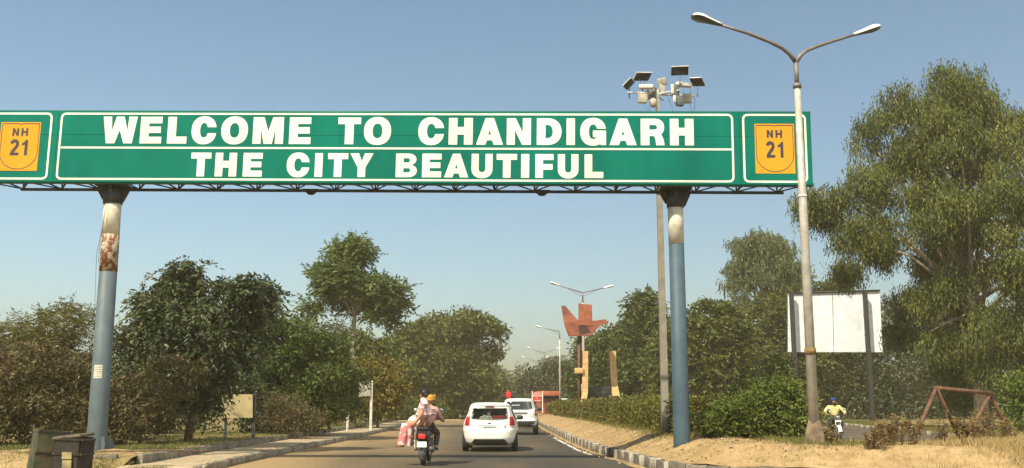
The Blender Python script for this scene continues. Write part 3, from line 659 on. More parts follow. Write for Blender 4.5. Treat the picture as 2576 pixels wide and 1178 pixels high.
def slab(top_l, top_r, prof, dy, dep, name):
    """curved slab: prof rows (py, px left, px right, forward sweep) clad in courses of stone"""
    back = MB(); rows = []
    for (py, a, b, fw) in prof: rows.append((mq(a, py, dy), mq(b, py, dy), fw))
    def at_t(t):
        k = min(int(t*(len(rows)-1)), len(rows)-2); f = t*(len(rows)-1)-k; (l0, r0, f0), (l1, r1, f1) = rows[k], rows[k+1]
        return l0.lerp(l1, f)+Vector((0, -(f0+(f1-f0)*f), 0)), r0.lerp(r1, f)+Vector((0, -(f0+(f1-f0)*f), 0))
    n = 20; vs = []; fs = []
    for i in range(n+1):
        l_, r_ = at_t(i/n); e = Vector((0, .03, 0)); vs += [l_+e, r_+e, r_+Vector((0, dep, 0)), l_+Vector((0, dep, 0))]
    for i in range(n):
        for j in range(4): fs.append((i*4+j, i*4+(j+1) % 4, i*4+4+(j+1) % 4, i*4+4+j))
    fs += [(3, 2, 1, 0), tuple(n*4+j for j in range(4))]; back.add(vs, fs); bo = back.build(name, M_REDD, mon)
    nc = 16
    for i in range(nc):
        (l0, r0), (l1, r1) = at_t(i/nc+.0007), at_t((i+1)/nc-.0012); mb = MB(); e = Vector((0, .028, 0)); pr = Vector((0, random.uniform(-.012, .004), 0))
        mb.add([l0+pr, r0+pr, r1+pr, l1+pr, l0+e, r0+e, r1+e, l1+e], [(0, 3, 2, 1), (0, 1, 5, 4), (1, 2, 6, 5), (2, 3, 7, 6), (3, 0, 4, 7)]); mb.build('stone', M_SAND, bo)
slab(0, 0, [(883, 1465, 1479, 0), (920, 1465, 1479, .0), (955, 1464, 1479, .02), (985, 1463, 1478, .08), (1005, 1461, 1475, .2), (1022, 1455, 1470, .4), (1040, 1449, 1467, .65), (1060, 1444, 1464, .9)], 0, .75, 'slab')
slab(0, 0, [(883, 1533, 1549, 0), (915, 1534, 1550, .0), (945, 1535, 1551, .05), (970, 1537, 1553, .15), (990, 1538, 1556, .3), (1010, 1538, 1560, .5), (1040, 1538, 1564, .7)], 2.0, .6, 'slab')
mb = MB(); mb.tube([mq(1456, 1060, .2), mq(1456, 838, .2)], .085, 10); mb.tube([mq(1461, 1040, .3), mq(1461, 838, .3)], .05, 8); mb.build('mast', mat('mast_brown', (.135, .07, .045), .7, var=.2), mon)
mb = MB(); mb.rbox((mq(1456, 933).x, .1, mq(1456, 933).z), (.5, .5, .32), .02); mb.build('bracket', M_SAND, mon)
# sculpture: shallow tilted crescent with an upright block, all plain and faceted
def sculpt():
    s = mon; o = mq(1466, 812); k = MY/F
    cres = [(-54, 42), (-45, 42), (-14, 6), (24, 4), (58, 8), (60, -2), (44, -6), (20, -32), (-36, -34), (-46, -6)]
    mb = MB(); mb.prism([[(x*k, y*k) for x, y in cres]], o, (1, 0, 0), (0, 0, 1), (0, -1, 0), -.22, .22); c = mb.build('sculpture', M_RED, s)
    mb = MB(); blk = [(-11, -6), (23, -9), (22, 44), (-10, 48)]; mb.prism([[(x*k, y*k) for x, y in blk]], o, (1, 0, 0), (0, 0, 1), (0, -1, 0), -.26, .26); mb.build('block', M_RED, c)
    mb = MB(); rec = [(-14, -9), (10, -9), (18, -26), (-8, -31)]; mb.prism([[(x*k, y*k) for x, y in rec]], o, (1, 0, 0), (0, 0, 1), (0, -1, 0), .1, .225); mb.build('recess_shade', mat('recess_shade_tone', (.06, .025, .018), .8), c)  # raised dark plate; the shade of a hollow put into its colour
sculpt()
mb = MB(); q = mq(1509, 988, 1.2); mb.rbox(q, (1.28, .12, .75), .02); pq = mb.build('plaque', mat('plaque_black', (.020, .021, .021), .4, var=.2), mon)
mb = MB()
for i, (w_, z_) in enumerate(((.62, .03), (.34, -.10))): mb.box(q+Vector((-.02, -.065, z_)), (w_, .012, .05))
mb.build('plaque_line', mat('plaque_lettering', (.12, .115, .095), .6), pq)
mb = MB(); mb.rbox(mq(1509, 1030, 1.3), (1.5, .5, 1.2), .03); mb.build('plinth', M_REDD, mon)
mb = MB(); mb.rbox(mq(1463, 990, .25), (.05, .05, 1.1), .01); mb.build('white_rod', M_LAMPTOP, mon)

# ------------------------------------------------------------------ billboard seen from behind
BY = 80.0
bb = thing('billboard', 'blank white back of a large billboard on two dark posts behind the lamp', 'billboard', XY(2100, BY, .1)); bo_ = bb.location
M_BBW = mat('billboard_sheet', (.62, .64, .64), .55, var=.08, scale=1.5)
a_, c_, d_, e_ = P(1981, 886, BY+.6), P(2220, 886, BY-.7), P(2212, 733, BY-.7), P(1981, 740, BY+.6)
for (f0, f1) in ((0, .487), (.493, 1)):
    p0, p1, p2, p3 = a_.lerp(c_, f0), a_.lerp(c_, f1), e_.lerp(d_, f1), e_.lerp(d_, f0); b_v = Vector((.03, .12, 0))
    mb = MB(bo_); mb.add([p0, p1, p2, p3, p0+b_v, p1+b_v, p2+b_v, p3+b_v], [(0, 1, 2, 3), (7, 6, 5, 4), (0, 4, 5, 1), (1, 5, 6, 2), (2, 6, 7, 3), (3, 7, 4, 0)]); mb.build('board_sheet', M_BBW, bb)
for px in (2005, 2194):
    y = BY+.6-1.3*(px-1981)/239-.55; q = XY(px, y, .1); mb = MB(bo_); zt = P(px, 736, y).z
    mb.box((q.x, y, (zt+.0)/2), (.30, .32, zt+.1)); mb.build('post', mat('billboard_post', (.022, .022, .022), .6), bb)
    mb = MB(bo_)
    for z in (5.3, 6.8, 8.3): mb.box((q.x, y+.33, z), (.10, .40, .10))
    mb.build('stay', MATS['billboard_post'], bb)
mb = MB(bo_); mb.tube([e_+Vector((0, -.1, .06)), d_+Vector((0, -.1, .06))], .09, 4); mb.build('top_rail', MATS['billboard_post'], bb)

# ------------------------------------------------------------------ swing frame
M_RUSTP = mat('rusty_pipe', (.17, .085, .045), .85, var=.3, scale=7, col2=(.09, .045, .028), bump=.2)
sw = thing('swing_frame', 'rusty A shaped swing frame without a swing standing in dry weeds', 'swing frame', XY(2430, 20.5, .45)); so = sw.location
ap0, ap1 = P(2354, 976, 20.2), P(2490, 990, 20.9)
mb = MB(so); mb.tube([ap0+Vector((-.03, 0, .0)), ap1+Vector((.05, 0, 0))], .042, 9); mb.build('top_beam', M_RUSTP, sw)
for ap, ft in ((ap0, P(2292, 1098, 19.5)), (ap0, P(2424, 1112, 21.2)), (ap1, P(2418, 1108, 20.2)), (ap1, P(2558, 1116, 21.5))):
    mb = MB(so); f2 = Vector((ft.x, ft.y, ft.z-.15)); mb.tube([ap, f2], .038, 9); mb.build('leg', M_RUSTP, sw)

# ------------------------------------------------------------------ left roadside: bins, boards
M_BINGR = mat('bin_green', (.030, .045, .022), .8, scale=4, col2=(.10, .08, .042), lo=.4, hi=.6, bump=.3)
M_BINDK = mat('bin_rust_dark', (.030, .024, .018), .85, var=.3, scale=5, bump=.4, bscale=20)
def bin_(px, Y, w, d, h, rz, lean, label, m):
    t = thing('rusty_bin', label, 'bin', XY(px, Y, .03), R(rz), 'old metal bins by the roadside')
    M = Euler((0, R(lean), 0)).to_matrix(); th = .025
    for nm, c, s_ in (('side_panel', (-w/2, 0, h/2), (th, d, h)), ('side_panel', (w/2, 0, h/2), (th, d, h*.97)), ('front_panel', (0, -d/2, h/2), (w-th, th, h*.985)), ('back_panel', (0, d/2, h/2), (w-th, th, h)), ('floor_plate', (0, 0, .06), (w-th, d-th, .03))):
        mb = MB(); mb.box(M @ Vector(c), s_, M); o = mb.build(nm, m if nm != 'back_panel' else M_BINDK, t)
        for v in o.data.vertices: v.co += Vector((random.uniform(-.012, .012), random.uniform(-.012, .012), random.uniform(-.015, .015)))
    for z in (.30, .62, h-.03):
        for sx in (-1, 1):
            mb = MB(); mb.box(M @ Vector((sx*(w/2+.014), 0, z)), (.02, d+.03, .03), M); mb.build('band', M_BINGR, t)
        mb = MB(); mb.box(M @ Vector((0, -d/2-.014, z)), (w, .02, .03), M); mb.build('band', M_BINDK, t)
    return t
bin_(104, 15.4, .42, .40, .96, 36, 5, 'taller dark green metal bin leaning by the roadside, left of the pair', M_BINGR)
b2 = bin_(174, 15.2, .40, .34, .86, -8, 2, 'lower rusty metal bin with rubbish on its lid, right of the pair', M_BINDK)
mb = MB(); mb.box((.04, -.20, .60), (.15, .02, .10)); mb.box((.05, -.205, .45), (.14, .02, .17)); mb.build('lit_patch', mat('bin_patch', (.30, .25, .12), .8, var=.3), b2)  # paler boxes paint the lit yellowish patch on the dark front
mb = MB(); mb.rbox((0, 0, .87), (.46, .40, .05), .02, (R(3), R(-6), 0)); mb.build('lid', mat('lid_grey', (.12, .10, .07), .95, var=.3, bump=.5), b2)
def board_sign(name, label, px0, px1, py0, py1, Y, zb, m, posts, pm, tilt=0, thick=.05, px1t=None):
    ox = XY((px0+px1)/2, Y, zb); t = thing(name, label, 'sign board', ox)
    a, b, c, d = P(px0, py1, Y), P(px1, py1+tilt, Y+.3), P(px1, py0+tilt, Y+.3), P(px0, py0, Y); e = Vector((0, thick, 0))
    mb = MB(ox); mb.add([a, b, c, d, a+e, b+e, c+e, d+e], [(0, 1, 2, 3), (7, 6, 5, 4), (0, 4, 5, 1), (1, 5, 6, 2), (2, 6, 7, 3), (3, 7, 4, 0)]); mb.build('panel', m, t)
    for (px, ptop, w) in posts:
        yy = Y+.12+(.3*(px-px0)/(px1-px0) if px1 != px0 else 0); zt = P(px, ptop, yy).z; q = XY(px, yy, zb); mb = MB(ox); mb.box((q.x, yy, (zt+zb-.1)/2), (w, w, zt-zb+.1)); mb.build('post', pm, t)
    return t
M_YEL = mat('yellowed_board', (.55, .45, .22), .7, scale=3, col2=(.42, .34, .17))
board_sign('notice_board', 'yellowed blank board on a dark post in front of the dark tree', 556, 635, 992, 1051, 33, .33, M_YEL, [(637, 990, .09), (566, 1000, .07)], M_STEEL, 0)
M_OFFW = mat('off_white_board', (.52, .47, .37), .7, var=.15)
nb_ = board_sign('notice_board', 'grey white board on two tall white posts by the yellowing shrub', 903, 931, 959, 999, 46, .33, M_OFFW, [(873.5, 996, .10), (932, 957, .11)], mat('white_post', (.62, .58, .48), .7, var=.15), -3)

# ------------------------------------------------------------------ far right: red sign board, red roofed wall building
M_BRICK = mat('red_painted_wall', (.33, .085, .045), .8, var=.2, scale=2)
YB_ = 92.0
rb = thing('red_building', 'low red kiosk building with an orange red roof band and railings beyond the hedge', 'building', XY(1388, YB_, .3)); ro = rb.location
def rq(px, py, dy=0): return P(px, py, YB_+dy)
def qbox(mb, px0, px1, py0, py1, y0, dep):
    a = P(px0, py1, y0); b = P(px1, py0, y0); mb.rbox(((a.x+b.x)/2, y0+dep/2, (a.z+b.z)/2), (abs(b.x-a.x), dep, abs(b.z-a.z)), .02)
mb = MB(ro); qbox(mb, 1352, 1410, 1003, 1040, YB_+.4, 2.6); mb.build('wall', M_BRICK, rb)
mb = MB(ro); qbox(mb, 1349, 1412, 984, 996, YB_-.1, 3.4); mb.build('roof', mat('orange_red_roof', (.45, .12, .055), .7, var=.15), rb)
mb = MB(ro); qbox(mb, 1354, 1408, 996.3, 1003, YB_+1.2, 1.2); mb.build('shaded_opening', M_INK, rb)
for i in range(12):
    mb = MB(ro); px = 1370+i*3.2; qbox(mb, px-.7, px+.7, 1004, 1030, YB_+.25, .06); mb.build('railing_bar', mat('rail_red', (.22, .06, .035), .7), rb)
RY = 84.0
rs = thing('red_signboard', 'red roadside sign board with white lettering in a white frame before the red building', 'sign board', XY(1351, RY, .35)); rso = rs.location
def sq(mb, px0, px1, py0, py1, y0, dep):
    a = P(px0, py1, y0); b = P(px1, py0, y0); mb.box(((a.x+b.x)/2, y0+dep/2, (a.z+b.z)/2), (abs(b.x-a.x), dep, abs(b.z-a.z)))
mb = MB(rso); sq(mb, 1340, 1362.5, 986, 1011, RY, .05); mb.build('panel', mat('sign_red', (.52, .035, .028), .5, var=.1), rs)
mb = MB(rso); sq(mb, 1340.2, 1362.3, 993.2, 997, RY-.012, .01); mb.build('white_strip', M_LAMPTOP, rs)
for px in (1338.3, 1364.3):
    mb = MB(rso); sq(mb, px-.9, px+.9, 984, 1039, RY-.03, .08); mb.build('post', M_LAMPTOP, rs)
def smudge(parent, o, w, h, n, m, name='lettering'):
    """lettering too far off to read: a row of uneven dark or light marks"""
    mb = MB(); x = -w/2; st = w/n
    for k in range(n):
        ww = st*random.uniform(.5, .8); hh = h*random.uniform(.75, 1)
        mb.box((x+st/2, 0, random.uniform(-.06, .06)*h), (ww, .006, hh)); x += st
    ob = mb.build(name, m, parent); ob.location = o; return ob
for py, w_, mm in ((989.2, .62, M_LAMPTOP), (995.1, .64, MATS['sign_red']), (1001.5, .12, M_LAMPTOP), (1007.8, .5, M_LAMPTOP)):
    smudge(rs, P(1351.3, py, RY)+Vector((0, -.016, 0))-rso, w_, .075, 1 if w_ < .2 else 7, mm)

# ------------------------------------------------------------------ vehicles
M_WHITE = mat('white_car_paint', (.79, .78, .71), .28, scale=1.6, spec=.5, col2=(.68, .65, .55), lo=.3, hi=.55)
M_BLKP = mat('black_plastic', (.022, .022, .022), .55, var=.15)
M_TYRE = mat('tyre_rubber', (.022, .021, .020), .85, var=.2)
M_RIM = mat('wheel_rim', (.42, .41, .39), .4, metal=.6, var=.1)
M_TLR = mat('tail_red', (.42, .012, .015), .2, var=.1, scale=20)
M_TLW = mat('tail_clear', (.62, .50, .46), .2, var=.1)
M_CHROME = mat('chrome', (.62, .61, .58), .15, metal=.9, var=0)
M_GLASSD = mat('side_glass', (.018, .022, .022), .06, var=0, spec=.6)
M_PLATE = mat('plate_white', (.70, .69, .64), .5, var=.05)
M_INT = mat('car_interior', (.035, .033, .032), .8, var=.1)
def glass_mat():
    m = bpy.data.materials.new('tinted_glass'); n, l, b = nodes_of(m); b.inputs['Base Color'].default_value = (.02, .024, .024, 1); b.inputs['Roughness'].default_value = .04
    tr = n.new('ShaderNodeBsdfTransparent'); tr.inputs[0].default_value = (.62, .66, .64, 1); mx = n.new('ShaderNodeMixShader'); mx.inputs[0].default_value = .78
    l.new(b.outputs[0], mx.inputs[1]); l.new(tr.outputs[0], mx.inputs[2]); l.new(mx.outputs[0], n['Material Output'].inputs['Surface']); return m
M_GLASS = glass_mat()
class Shell:
    """a car body as plan outlines stacked over height: w half width, r rear y, f front y, e squareness"""
    def __init__(s, tab): s.t = np.array(tab, float)
    def g(s, z): return [np.interp(z, s.t[:, 0], s.t[:, k]) for k in (1, 2, 3, 4)]
    def ends(s, x, z, front=False):
        w, r, f, e = s.g(z); h = (f-r)/2; q = (1-min(.999, abs(x)/w)**e)**(1/e); return (r+f)/2+(h*q if front else -h*q)
    def side(s, y, z):
        w, r, f, e = s.g(z); h = (f-r)/2; q = min(.995, abs(y-(r+f)/2)/h); return w*(1-q**e)**(1/e)
    def ring(s, z, N=96):
        w, r, f, e = s.g(z); h = (f-r)/2; a = np.linspace(-math.pi/2, 1.5*math.pi, 1601)
        c, sn = np.cos(a), np.sin(a); x = w*np.sign(c)*np.abs(c)**(2/e); y = (r+f)/2+h*np.sign(sn)*np.abs(sn)**(2/e)
        L = np.concatenate([[0], np.cumsum(np.hypot(np.diff(x), np.diff(y)))]); q = np.linspace(0, L[-1], N+1)[:-1]
        return np.stack([np.interp(q, L, x), np.interp(q, L, y), np.full(N, z)], 1)
    def body(s, zs, hole=None, N=96):
        mb = MB(); vs = []; fs = []
        for z in zs: vs += [Vector(p) for p in s.ring(z, N)]
        for i in range(len(zs)-1):
            for j in range(N):
                q = (i*N+j, i*N+(j+1) % N, (i+1)*N+(j+1) % N, (i+1)*N+j); c = sum((vs[k] for k in q), Vector())/4
                if hole and hole(c): continue
                fs.append(q)
        k = len(vs); zt = zs[-1]; w, r, f, e = s.g(zt); vs.append(Vector((0, (r+f)/2, zt+.012)))
        for j in range(N): fs.append(((len(zs)-1)*N+j, (len(zs)-1)*N+(j+1) % N, k))
        fs.append(tuple(range(N-1, -1, -1))); mb.add(vs, fs, True); return mb
    def rear(s, rows, eps=.006, cols=12, front=False, inset=0):
        mb = MB(); vs = []; fs = []
        for (z, a, b) in rows:
            for k in range(cols+1): x = a+(b-a)*k/cols; vs.append((x, s.ends(x, z, front)+(eps if front else -eps), z))
        for i in range(len(rows)-1):
            for k in range(cols):
                q = (i*(cols+1)+k, i*(cols+1)+k+1, (i+1)*(cols+1)+k+1, (i+1)*(cols+1)+k); fs.append(q[::-1] if front else q)
        return mb.add(vs, fs, True)
    def flank(s, rows, sd, eps=.005, cols=14):
        mb = MB(); vs = []; fs = []
        for (z, a, b) in rows:
            for k in range(cols+1): y = a+(b-a)*k/cols; vs.append((sd*(s.side(y, z)+eps), y, z))
        for i in range(len(rows)-1):
            for k in range(cols):
                q = (i*(cols+1)+k, i*(cols+1)+k+1, (i+1)*(cols+1)+k+1, (i+1)*(cols+1)+k); fs.append(q if sd > 0 else q[::-1])
        return mb.add(vs, fs, True)
def wheel(parent, c, r, wd, sd):
    M = Matrix.Translation(c) @ Matrix.Rotation(math.pi/2*sd, 4, 'Y'); h = wd/2
    mb = MB(); mb.lathe([(r*.62, -h), (r*.93, -h), (r*.99, -h*.8), (r, -h*.4), (r, h*.4), (r*.99, h*.8), (r*.93, h), (r*.62, h)], M, 28); w = mb.build('wheel', M_TYRE, parent)
    mb = MB(); mb.lathe([(r*.64, -h*.2), (r*.64, h*.85), (r*.55, h*.8), (r*.12, h*.7), (.01, h*.75)], M, 20); mb.build('rim', M_RIM, w)
def lerp_rows(rows, n):
    rows = np.array(rows, float); q = np.linspace(rows[0, 0], rows[-1, 0], n); return [(z, np.interp(z, rows[:, 0], rows[:, 1]), np.interp(z, rows[:, 0], rows[:, 2])) for z in q]
def zsteps(*spans): return [z for a, b, n in spans for z in np.linspace(a, b, n, endpoint=False)]

def hatchback(loc, label):
    t = thing('hatchback_car', label, 'car', loc, R(-.5))
    sh = Shell([(.19, .70, .16, 3.66, 4), (.26, .775, .05, 3.74, 4.5), (.40, .825, .0, 3.79, 4.5), (.58, .838, .0, 3.78, 4.5), (.655, .838, .02, 3.74, 4.5), (.67, .836, .075, 3.72, 4.5),
                (.80, .825, .10, 3.55, 4.5), (.90, .80, .13, 3.05, 4.5), (.96, .775, .155, 2.75, 4.5), (1.15, .695, .27, 2.42, 4.2), (1.30, .635, .37, 2.12, 4), (1.36, .60, .34, 1.98, 4), (1.40, .56, .36, 1.82, 3.6), (1.43, .48, .48, 1.6, 3.2), (1.445, .36, .7, 1.35, 2.8)])
    hole = lambda c: c.y < .6 and abs(c.x) < .50 and .95 < c.z < 1.27
    sh.body(zsteps((.19, .64, 12), (.64, .68, 5), (.68, .93, 8), (.93, 1.29, 14), (1.29, 1.45, 9)), hole).build('body', M_WHITE, t)
    for sd in (-1, 1):
        for y in (.72, 3.02):
            wheel(t, (sd*.735, y, .285), .285, .18, sd)
            ar = [(z, y-math.sqrt(max(0, .34**2-(z-.285)**2)), y+math.sqrt(max(0, .34**2-(z-.285)**2))) for z in np.linspace(.2, .62, 9)]
            sh.flank(ar, sd, .003, 8).build('wheel_well_shade', M_BLKP, t)  # dark patch on the uncut side; wheel well shade put into its colour
        sh.flank(lerp_rows([(.93, .55, 1.55), (1.0, .52, 1.55), (1.20, .62, 1.55), (1.27, .72, 1.55)], 6), sd).build('side_window', M_GLASSD, t)
        sh.flank(lerp_rows([(.93, 1.60, 2.72), (1.0, 1.60, 2.60), (1.20, 1.60, 2.25), (1.28, 1.60, 2.08)], 6), sd).build('side_window', M_GLASSD, t)
        tl = [(.76, .60, .745), (.80, .595, .745), (.90, .60, .735), (.99, .585, .70), (1.02, .585, .69)]
        tl = [(z, sd*a, sd*b) if sd > 0 else (z, -b, -a) for z, a, b in tl]; sh.rear(lerp_rows(tl, 7), .010, 4).build('tail_light', M_TLR, t)
        tl = [(1.022, .59, .685), (1.12, .585, .655), (1.22, .575, .625), (1.27, .57, .60)]
        tl = [(z, sd*a, sd*b) if sd > 0 else (z, -b, -a) for z, a, b in tl]; sh.rear(lerp_rows(tl, 5), .008, 3).build('tail_light', M_TLW, t)
        mb = MB(); mb.rbox((sd*.90, 2.35, .97), (.20, .11, .13), .04); mb.tube([(sd*.74, 2.38, .93), (sd*.88, 2.36, .95)], .03, 6); mb.build('wing_mirror', M_BLKP, t)
        mb = MB(); mb.tube([(sd*.515, .62, 1.425), (sd*.53, .72, 1.452), (sd*.53, 1.5, 1.458), (sd*.515, 1.62, 1.425)], .014, 6); mb.build('roof_rail', M_BLKP, t)
    sh.rear(lerp_rows([(.915, -.44, .44), (.945, -.52, .52), (.985, -.565, .565), (1.10, -.545, .545), (1.25, -.51, .51), (1.275, -.50, .50)], 12), .005).build('rear_window', M_GLASS, t)
    sh.rear(lerp_rows([(1.05, -.60, .60), (1.33, -.54, .54)], 6), .004, 12, True).build('windscreen', M_GLASSD, t)
    sh.rear(lerp_rows([(1.285, -.145, .145), (1.325, -.115, .115)], 3), .012, 6).build('brake_light', mat('brake_dark_red', (.16, .008, .01), .3, var=.1), t)
    sh.rear(lerp_rows([(.195, -.57, .57), (.31, -.50, .50), (.375, -.44, .44)], 6), .008).build('lower_bumper', M_BLKP, t)
    sh.rear(lerp_rows([(.24, .36, .50), (.29, .36, .48)], 2), .012, 4).build('reflector', M_TLR, t)
    for nm, rows, e, mm in (('plate_handle', [(.755, -.36, .36), (.772, -.35, .35)], .016, M_CHROME), ('number_plate', [(.675, -.24, .25), (.745, -.24, .25)], .014, M_PLATE), ('wiper', [(.925, -.03, .30), (.937, -.03, .30)], .016, M_BLKP)):
        o = sh.rear(lerp_rows(rows, 3), e, 8).build(nm, mm, t)
        if nm == 'number_plate':
            y = sh.ends(0, .71)-.0165
            smudge(o, (0, y, .712), .40, .042, 9, M_INK)
    o = MB(); o.ellipsoid((.0, sh.ends(0, .825)-.004, .825), (.055, .008, .023)); o.build('emblem', mat('emblem_dark', (.03, .035, .05), .3, var=0), t)
    for x in (-.665, .665): sh.rear([(z, x-.005, x+.005) for z in (.672, .70, .73, .757)], .006, 1).build('panel_gap', M_BLKP, t)
    smudge(t, (-.42, sh.ends(.42, .66)-.02, .658), .16, .022, 4, M_RIM, 'badge'); smudge(t, (.47, sh.ends(.47, .80)-.008, .80), .10, .022, 3, M_RIM, 'badge')
    mb = MB(); mb.ellipsoid((.46, sh.ends(.46, .73)-.004, .725), (.024, .006, .03)); mb.build('sticker', MATS['emblem_dark'], t)
    sh.rear([(.664, -.83, .83), (.668, -.83, .83)], -.004, 20).build('bumper_gap', M_BLKP, t)
    mb = MB(); mb.tube([(.45, .12, .23), (.45, .5, .23)], .022, 8); mb.tube([(-.6, .14, .20), (.6, .14, .20)], .018, 6); mb.build('underside', M_BLKP, t)
    mb = MB(); mb.box((0, .62, .90), (1.15, .50, .02)); mb.box((0, 1.0, .95), (1.2, .12, .5)); mb.box((-.34, 1.0, 1.22), (.22, .1, .14)); mb.box((.34, 1.0, 1.22), (.22, .1, .14)); mb.build('parcel_shelf', M_INT, t)
    return t
HX = (1232-CX)/F*30.3; HB = (HX, 30.15, 0)
hatch = hatchback(HB, 'white hatchback seen from behind with a dark rear window, left lane')
cr = tag(link('red_cushion', (lambda mb: mb.rbox((0, 0, 0), (.46, .22, .14), .05) and mb.mesh('red_cushion'))(MB()), mat('cushion_red', (.55, .03, .025), .8, var=.15)), 'red cushion lying inside the rear window of the white hatchback', 'cushion'); cr.location = (HX+.27, 30.15+.57, .985)
def toy(x, s_, label, flat):
    mb = MB(); mb.ellipsoid((0, 0, .06), (.09, .07, .065)); mb.ellipsoid((.07 if flat else 0, 0, .10 if flat else .17), (.055, .05, .055))
    for sd in (-1, 1): mb.ellipsoid((.07*flat+sd*.035, 0, (.15 if flat else .22)), (.018, .015, .02)); mb.ellipsoid((sd*.07, -.04, .03), (.03, .045, .028))
    o = tag(mb.build('soft_toy', mat('toy_white', (.72, .70, .62), .9, var=.1)), label, 'soft toy'); o.location = (HX+x, 30.15+.50, .915); o.scale = (s_,)*3
toy(-.22, 1.0, 'white soft toy lying low at the left of the rear window of the hatchback', 1); toy(-.03, 1.15, 'white soft toy sitting upright in the middle of the hatchback rear window', 0)

def suv(loc, label, rz=-.5):
    t = thing('suv_car', label, 'car', loc, R(rz))
    sh = Shell([(.30, .74, .18, 4.05, 4), (.36, .83, .06, 4.2, 4.5), (.48, .90, .0, 4.28, 4.8), (.66, .912, .0, 4.28, 4.8), (.72, .912, .05, 4.26, 4.8), (.74, .91, .09, 4.24, 4.8), (.95, .90, .11, 4.05, 4.8),
                (1.06, .875, .13, 3.5, 4.8), (1.14, .84, .16, 3.1, 4.6), (1.36, .755, .27, 2.75, 4.4), (1.53, .695, .36, 2.4, 4.2), (1.58, .67, .34, 2.3, 4), (1.63, .62, .38, 2.1, 3.6), (1.67, .52, .55, 1.85, 3.2), (1.69, .40, .8, 1.6, 2.8)])
    sh.body(zsteps((.30, .70, 10), (.70, .76, 4), (.76, 1.14, 8), (1.14, 1.56, 10), (1.56, 1.69, 7))).build('body', M_WHITE, t)
    sh.rear(lerp_rows([(.32, -.80, .80), (.5, -.885, .885), (.64, -.90, .90)], 6), .006, 20).build('lower_bumper', M_BLKP, t)
    for sd in (-1, 1):
        for y in (.80, 3.45):
            wheel(t, (sd*.79, y, .34), .34, .22, sd)
            ar = [(z, y-math.sqrt(max(0, .41**2-(z-.34)**2)), y+math.sqrt(max(0, .41**2-(z-.34)**2))) for z in np.linspace(.31, .74, 9)]
            sh.flank(ar, sd, .004, 8).build('wheel_well_shade', M_BLKP, t)  # no cut arch: shade of the well painted as a dark half disc
        sh.flank(lerp_rows([(.32, .5, 4.0), (.46, .5, 4.0)], 3), sd, .003).build('side_cladding', M_BLKP, t)
        sh.flank(lerp_rows([(1.12, .55, 1.75), (1.2, .55, 1.75), (1.48, .68, 1.75)], 5), sd).build('side_window', M_GLASSD, t)
        sh.flank(lerp_rows([(1.12, 1.82, 3.0), (1.2, 1.82, 2.9), (1.5, 1.82, 2.42)], 5), sd).build('side_window', M_GLASSD, t)
        tl = [(.88, .74, .865), (.95, .725, .875), (1.10, .73, .855), (1.17, .735, .82)]; tl = [(z, sd*a, sd*b) if sd > 0 else (z, -b, -a) for z, a, b in tl]
        o = sh.rear(lerp_rows(tl, 6), .012, 4).build('tail_light', M_TLR, t)
        tl = [(.97, .765, .835), (1.05, .765, .83)]; tl = [(z, sd*a, sd*b) if sd > 0 else (z, -b, -a) for z, a, b in tl]; sh.rear(lerp_rows(tl, 3), .017, 3).build('clear_lens', M_TLW, o)
        mb = MB(); mb.rbox((sd*1.0, 2.75, 1.18), (.22, .14, .18), .05); mb.tube([(sd*.82, 2.78, 1.12), (sd*.97, 2.76, 1.14)], .035, 6); mb.build('wing_mirror', M_BLKP, t)
        mb = MB(); mb.tube([(sd*.56, .62, 1.665), (sd*.57, .75, 1.71), (sd*.57, 1.9, 1.715), (sd*.55, 2.05, 1.67)], .018, 6); mb.build('roof_rail', M_BLKP, t)
    sh.rear(lerp_rows([(1.15, -.52, .52), (1.19, -.64, .64), (1.26, -.67, .67), (1.38, -.655, .655), (1.51, -.615, .615), (1.535, -.60, .60)], 10), .006, 16).build('rear_window', M_GLASSD, t)
    sh.rear(lerp_rows([(1.20, -.68, .68), (1.54, -.60, .60)], 6), .004, 12, True).build('windscreen', M_GLASSD, t)
    g = sh.rear(lerp_rows([(.955, -.36, .38), (1.0, -.38, .40), (1.035, -.37, .39)], 3), .014, 8).build('plate_garnish', mat('garnish_grey', (.10, .10, .095), .5, var=.2), t)
    sh.rear(lerp_rows([(.84, -.26, .10), (.93, -.26, .10)], 2), .010, 6).build('number_plate', mat('shaded_plate', (.30, .30, .27), .6, var=.2), t)
    smudge(t, (-.16, sh.ends(.16, 1.36)-.012, 1.36), .36, .05, 6, M_LAMPTOP, 'window_lettering'); smudge(t, (.52, sh.ends(.52, .86)-.008, .86), .12, .025, 3, M_TLR, 'badge')
    mb = MB(); mb.prism([[(0, .03), (.028, 0), (0, -.03), (-.028, 0)]], (0, sh.ends(0, 1.075)-.006, 1.075), (1, 0, 0), (0, 0, 1), (0, -1, 0), 0, .008); mb.build('emblem', M_CHROME, t)
    mb = MB(); mb.lathe([(.0, 0), (.03, .002), (.03, .012)], Matrix.Translation((.49, sh.ends(.49, .60)-.012, .73)) @ Matrix.Rotation(math.pi/2, 4, 'X'), 10); mb.tube([(.4, .2, .30), (.4, .7, .30)], .03, 8); mb.build('tow_cover', M_RIM, t)
    return t
SX = .33; SUVY = 47.3
car2 = suv((SX, SUVY, 0), 'white SUV with a black lower bumper driving ahead of the hatchback, partly behind it')
mb = MB(); mb.rbox((0, 0, .15), (.24, .30, .30), .06); mb.tube([(-.06, 0, .29), (-.05, 0, .36), (.05, 0, .36), (.06, 0, .29)], .014, 5); o = tag(mb.build('red_bag', mat('bag_red', (.62, .02, .018), .7, var=.1)), 'small red bag standing on the roof of the white SUV at its left edge', 'bag'); o.location = (SX-.50, SUVY+1.5, 1.69)
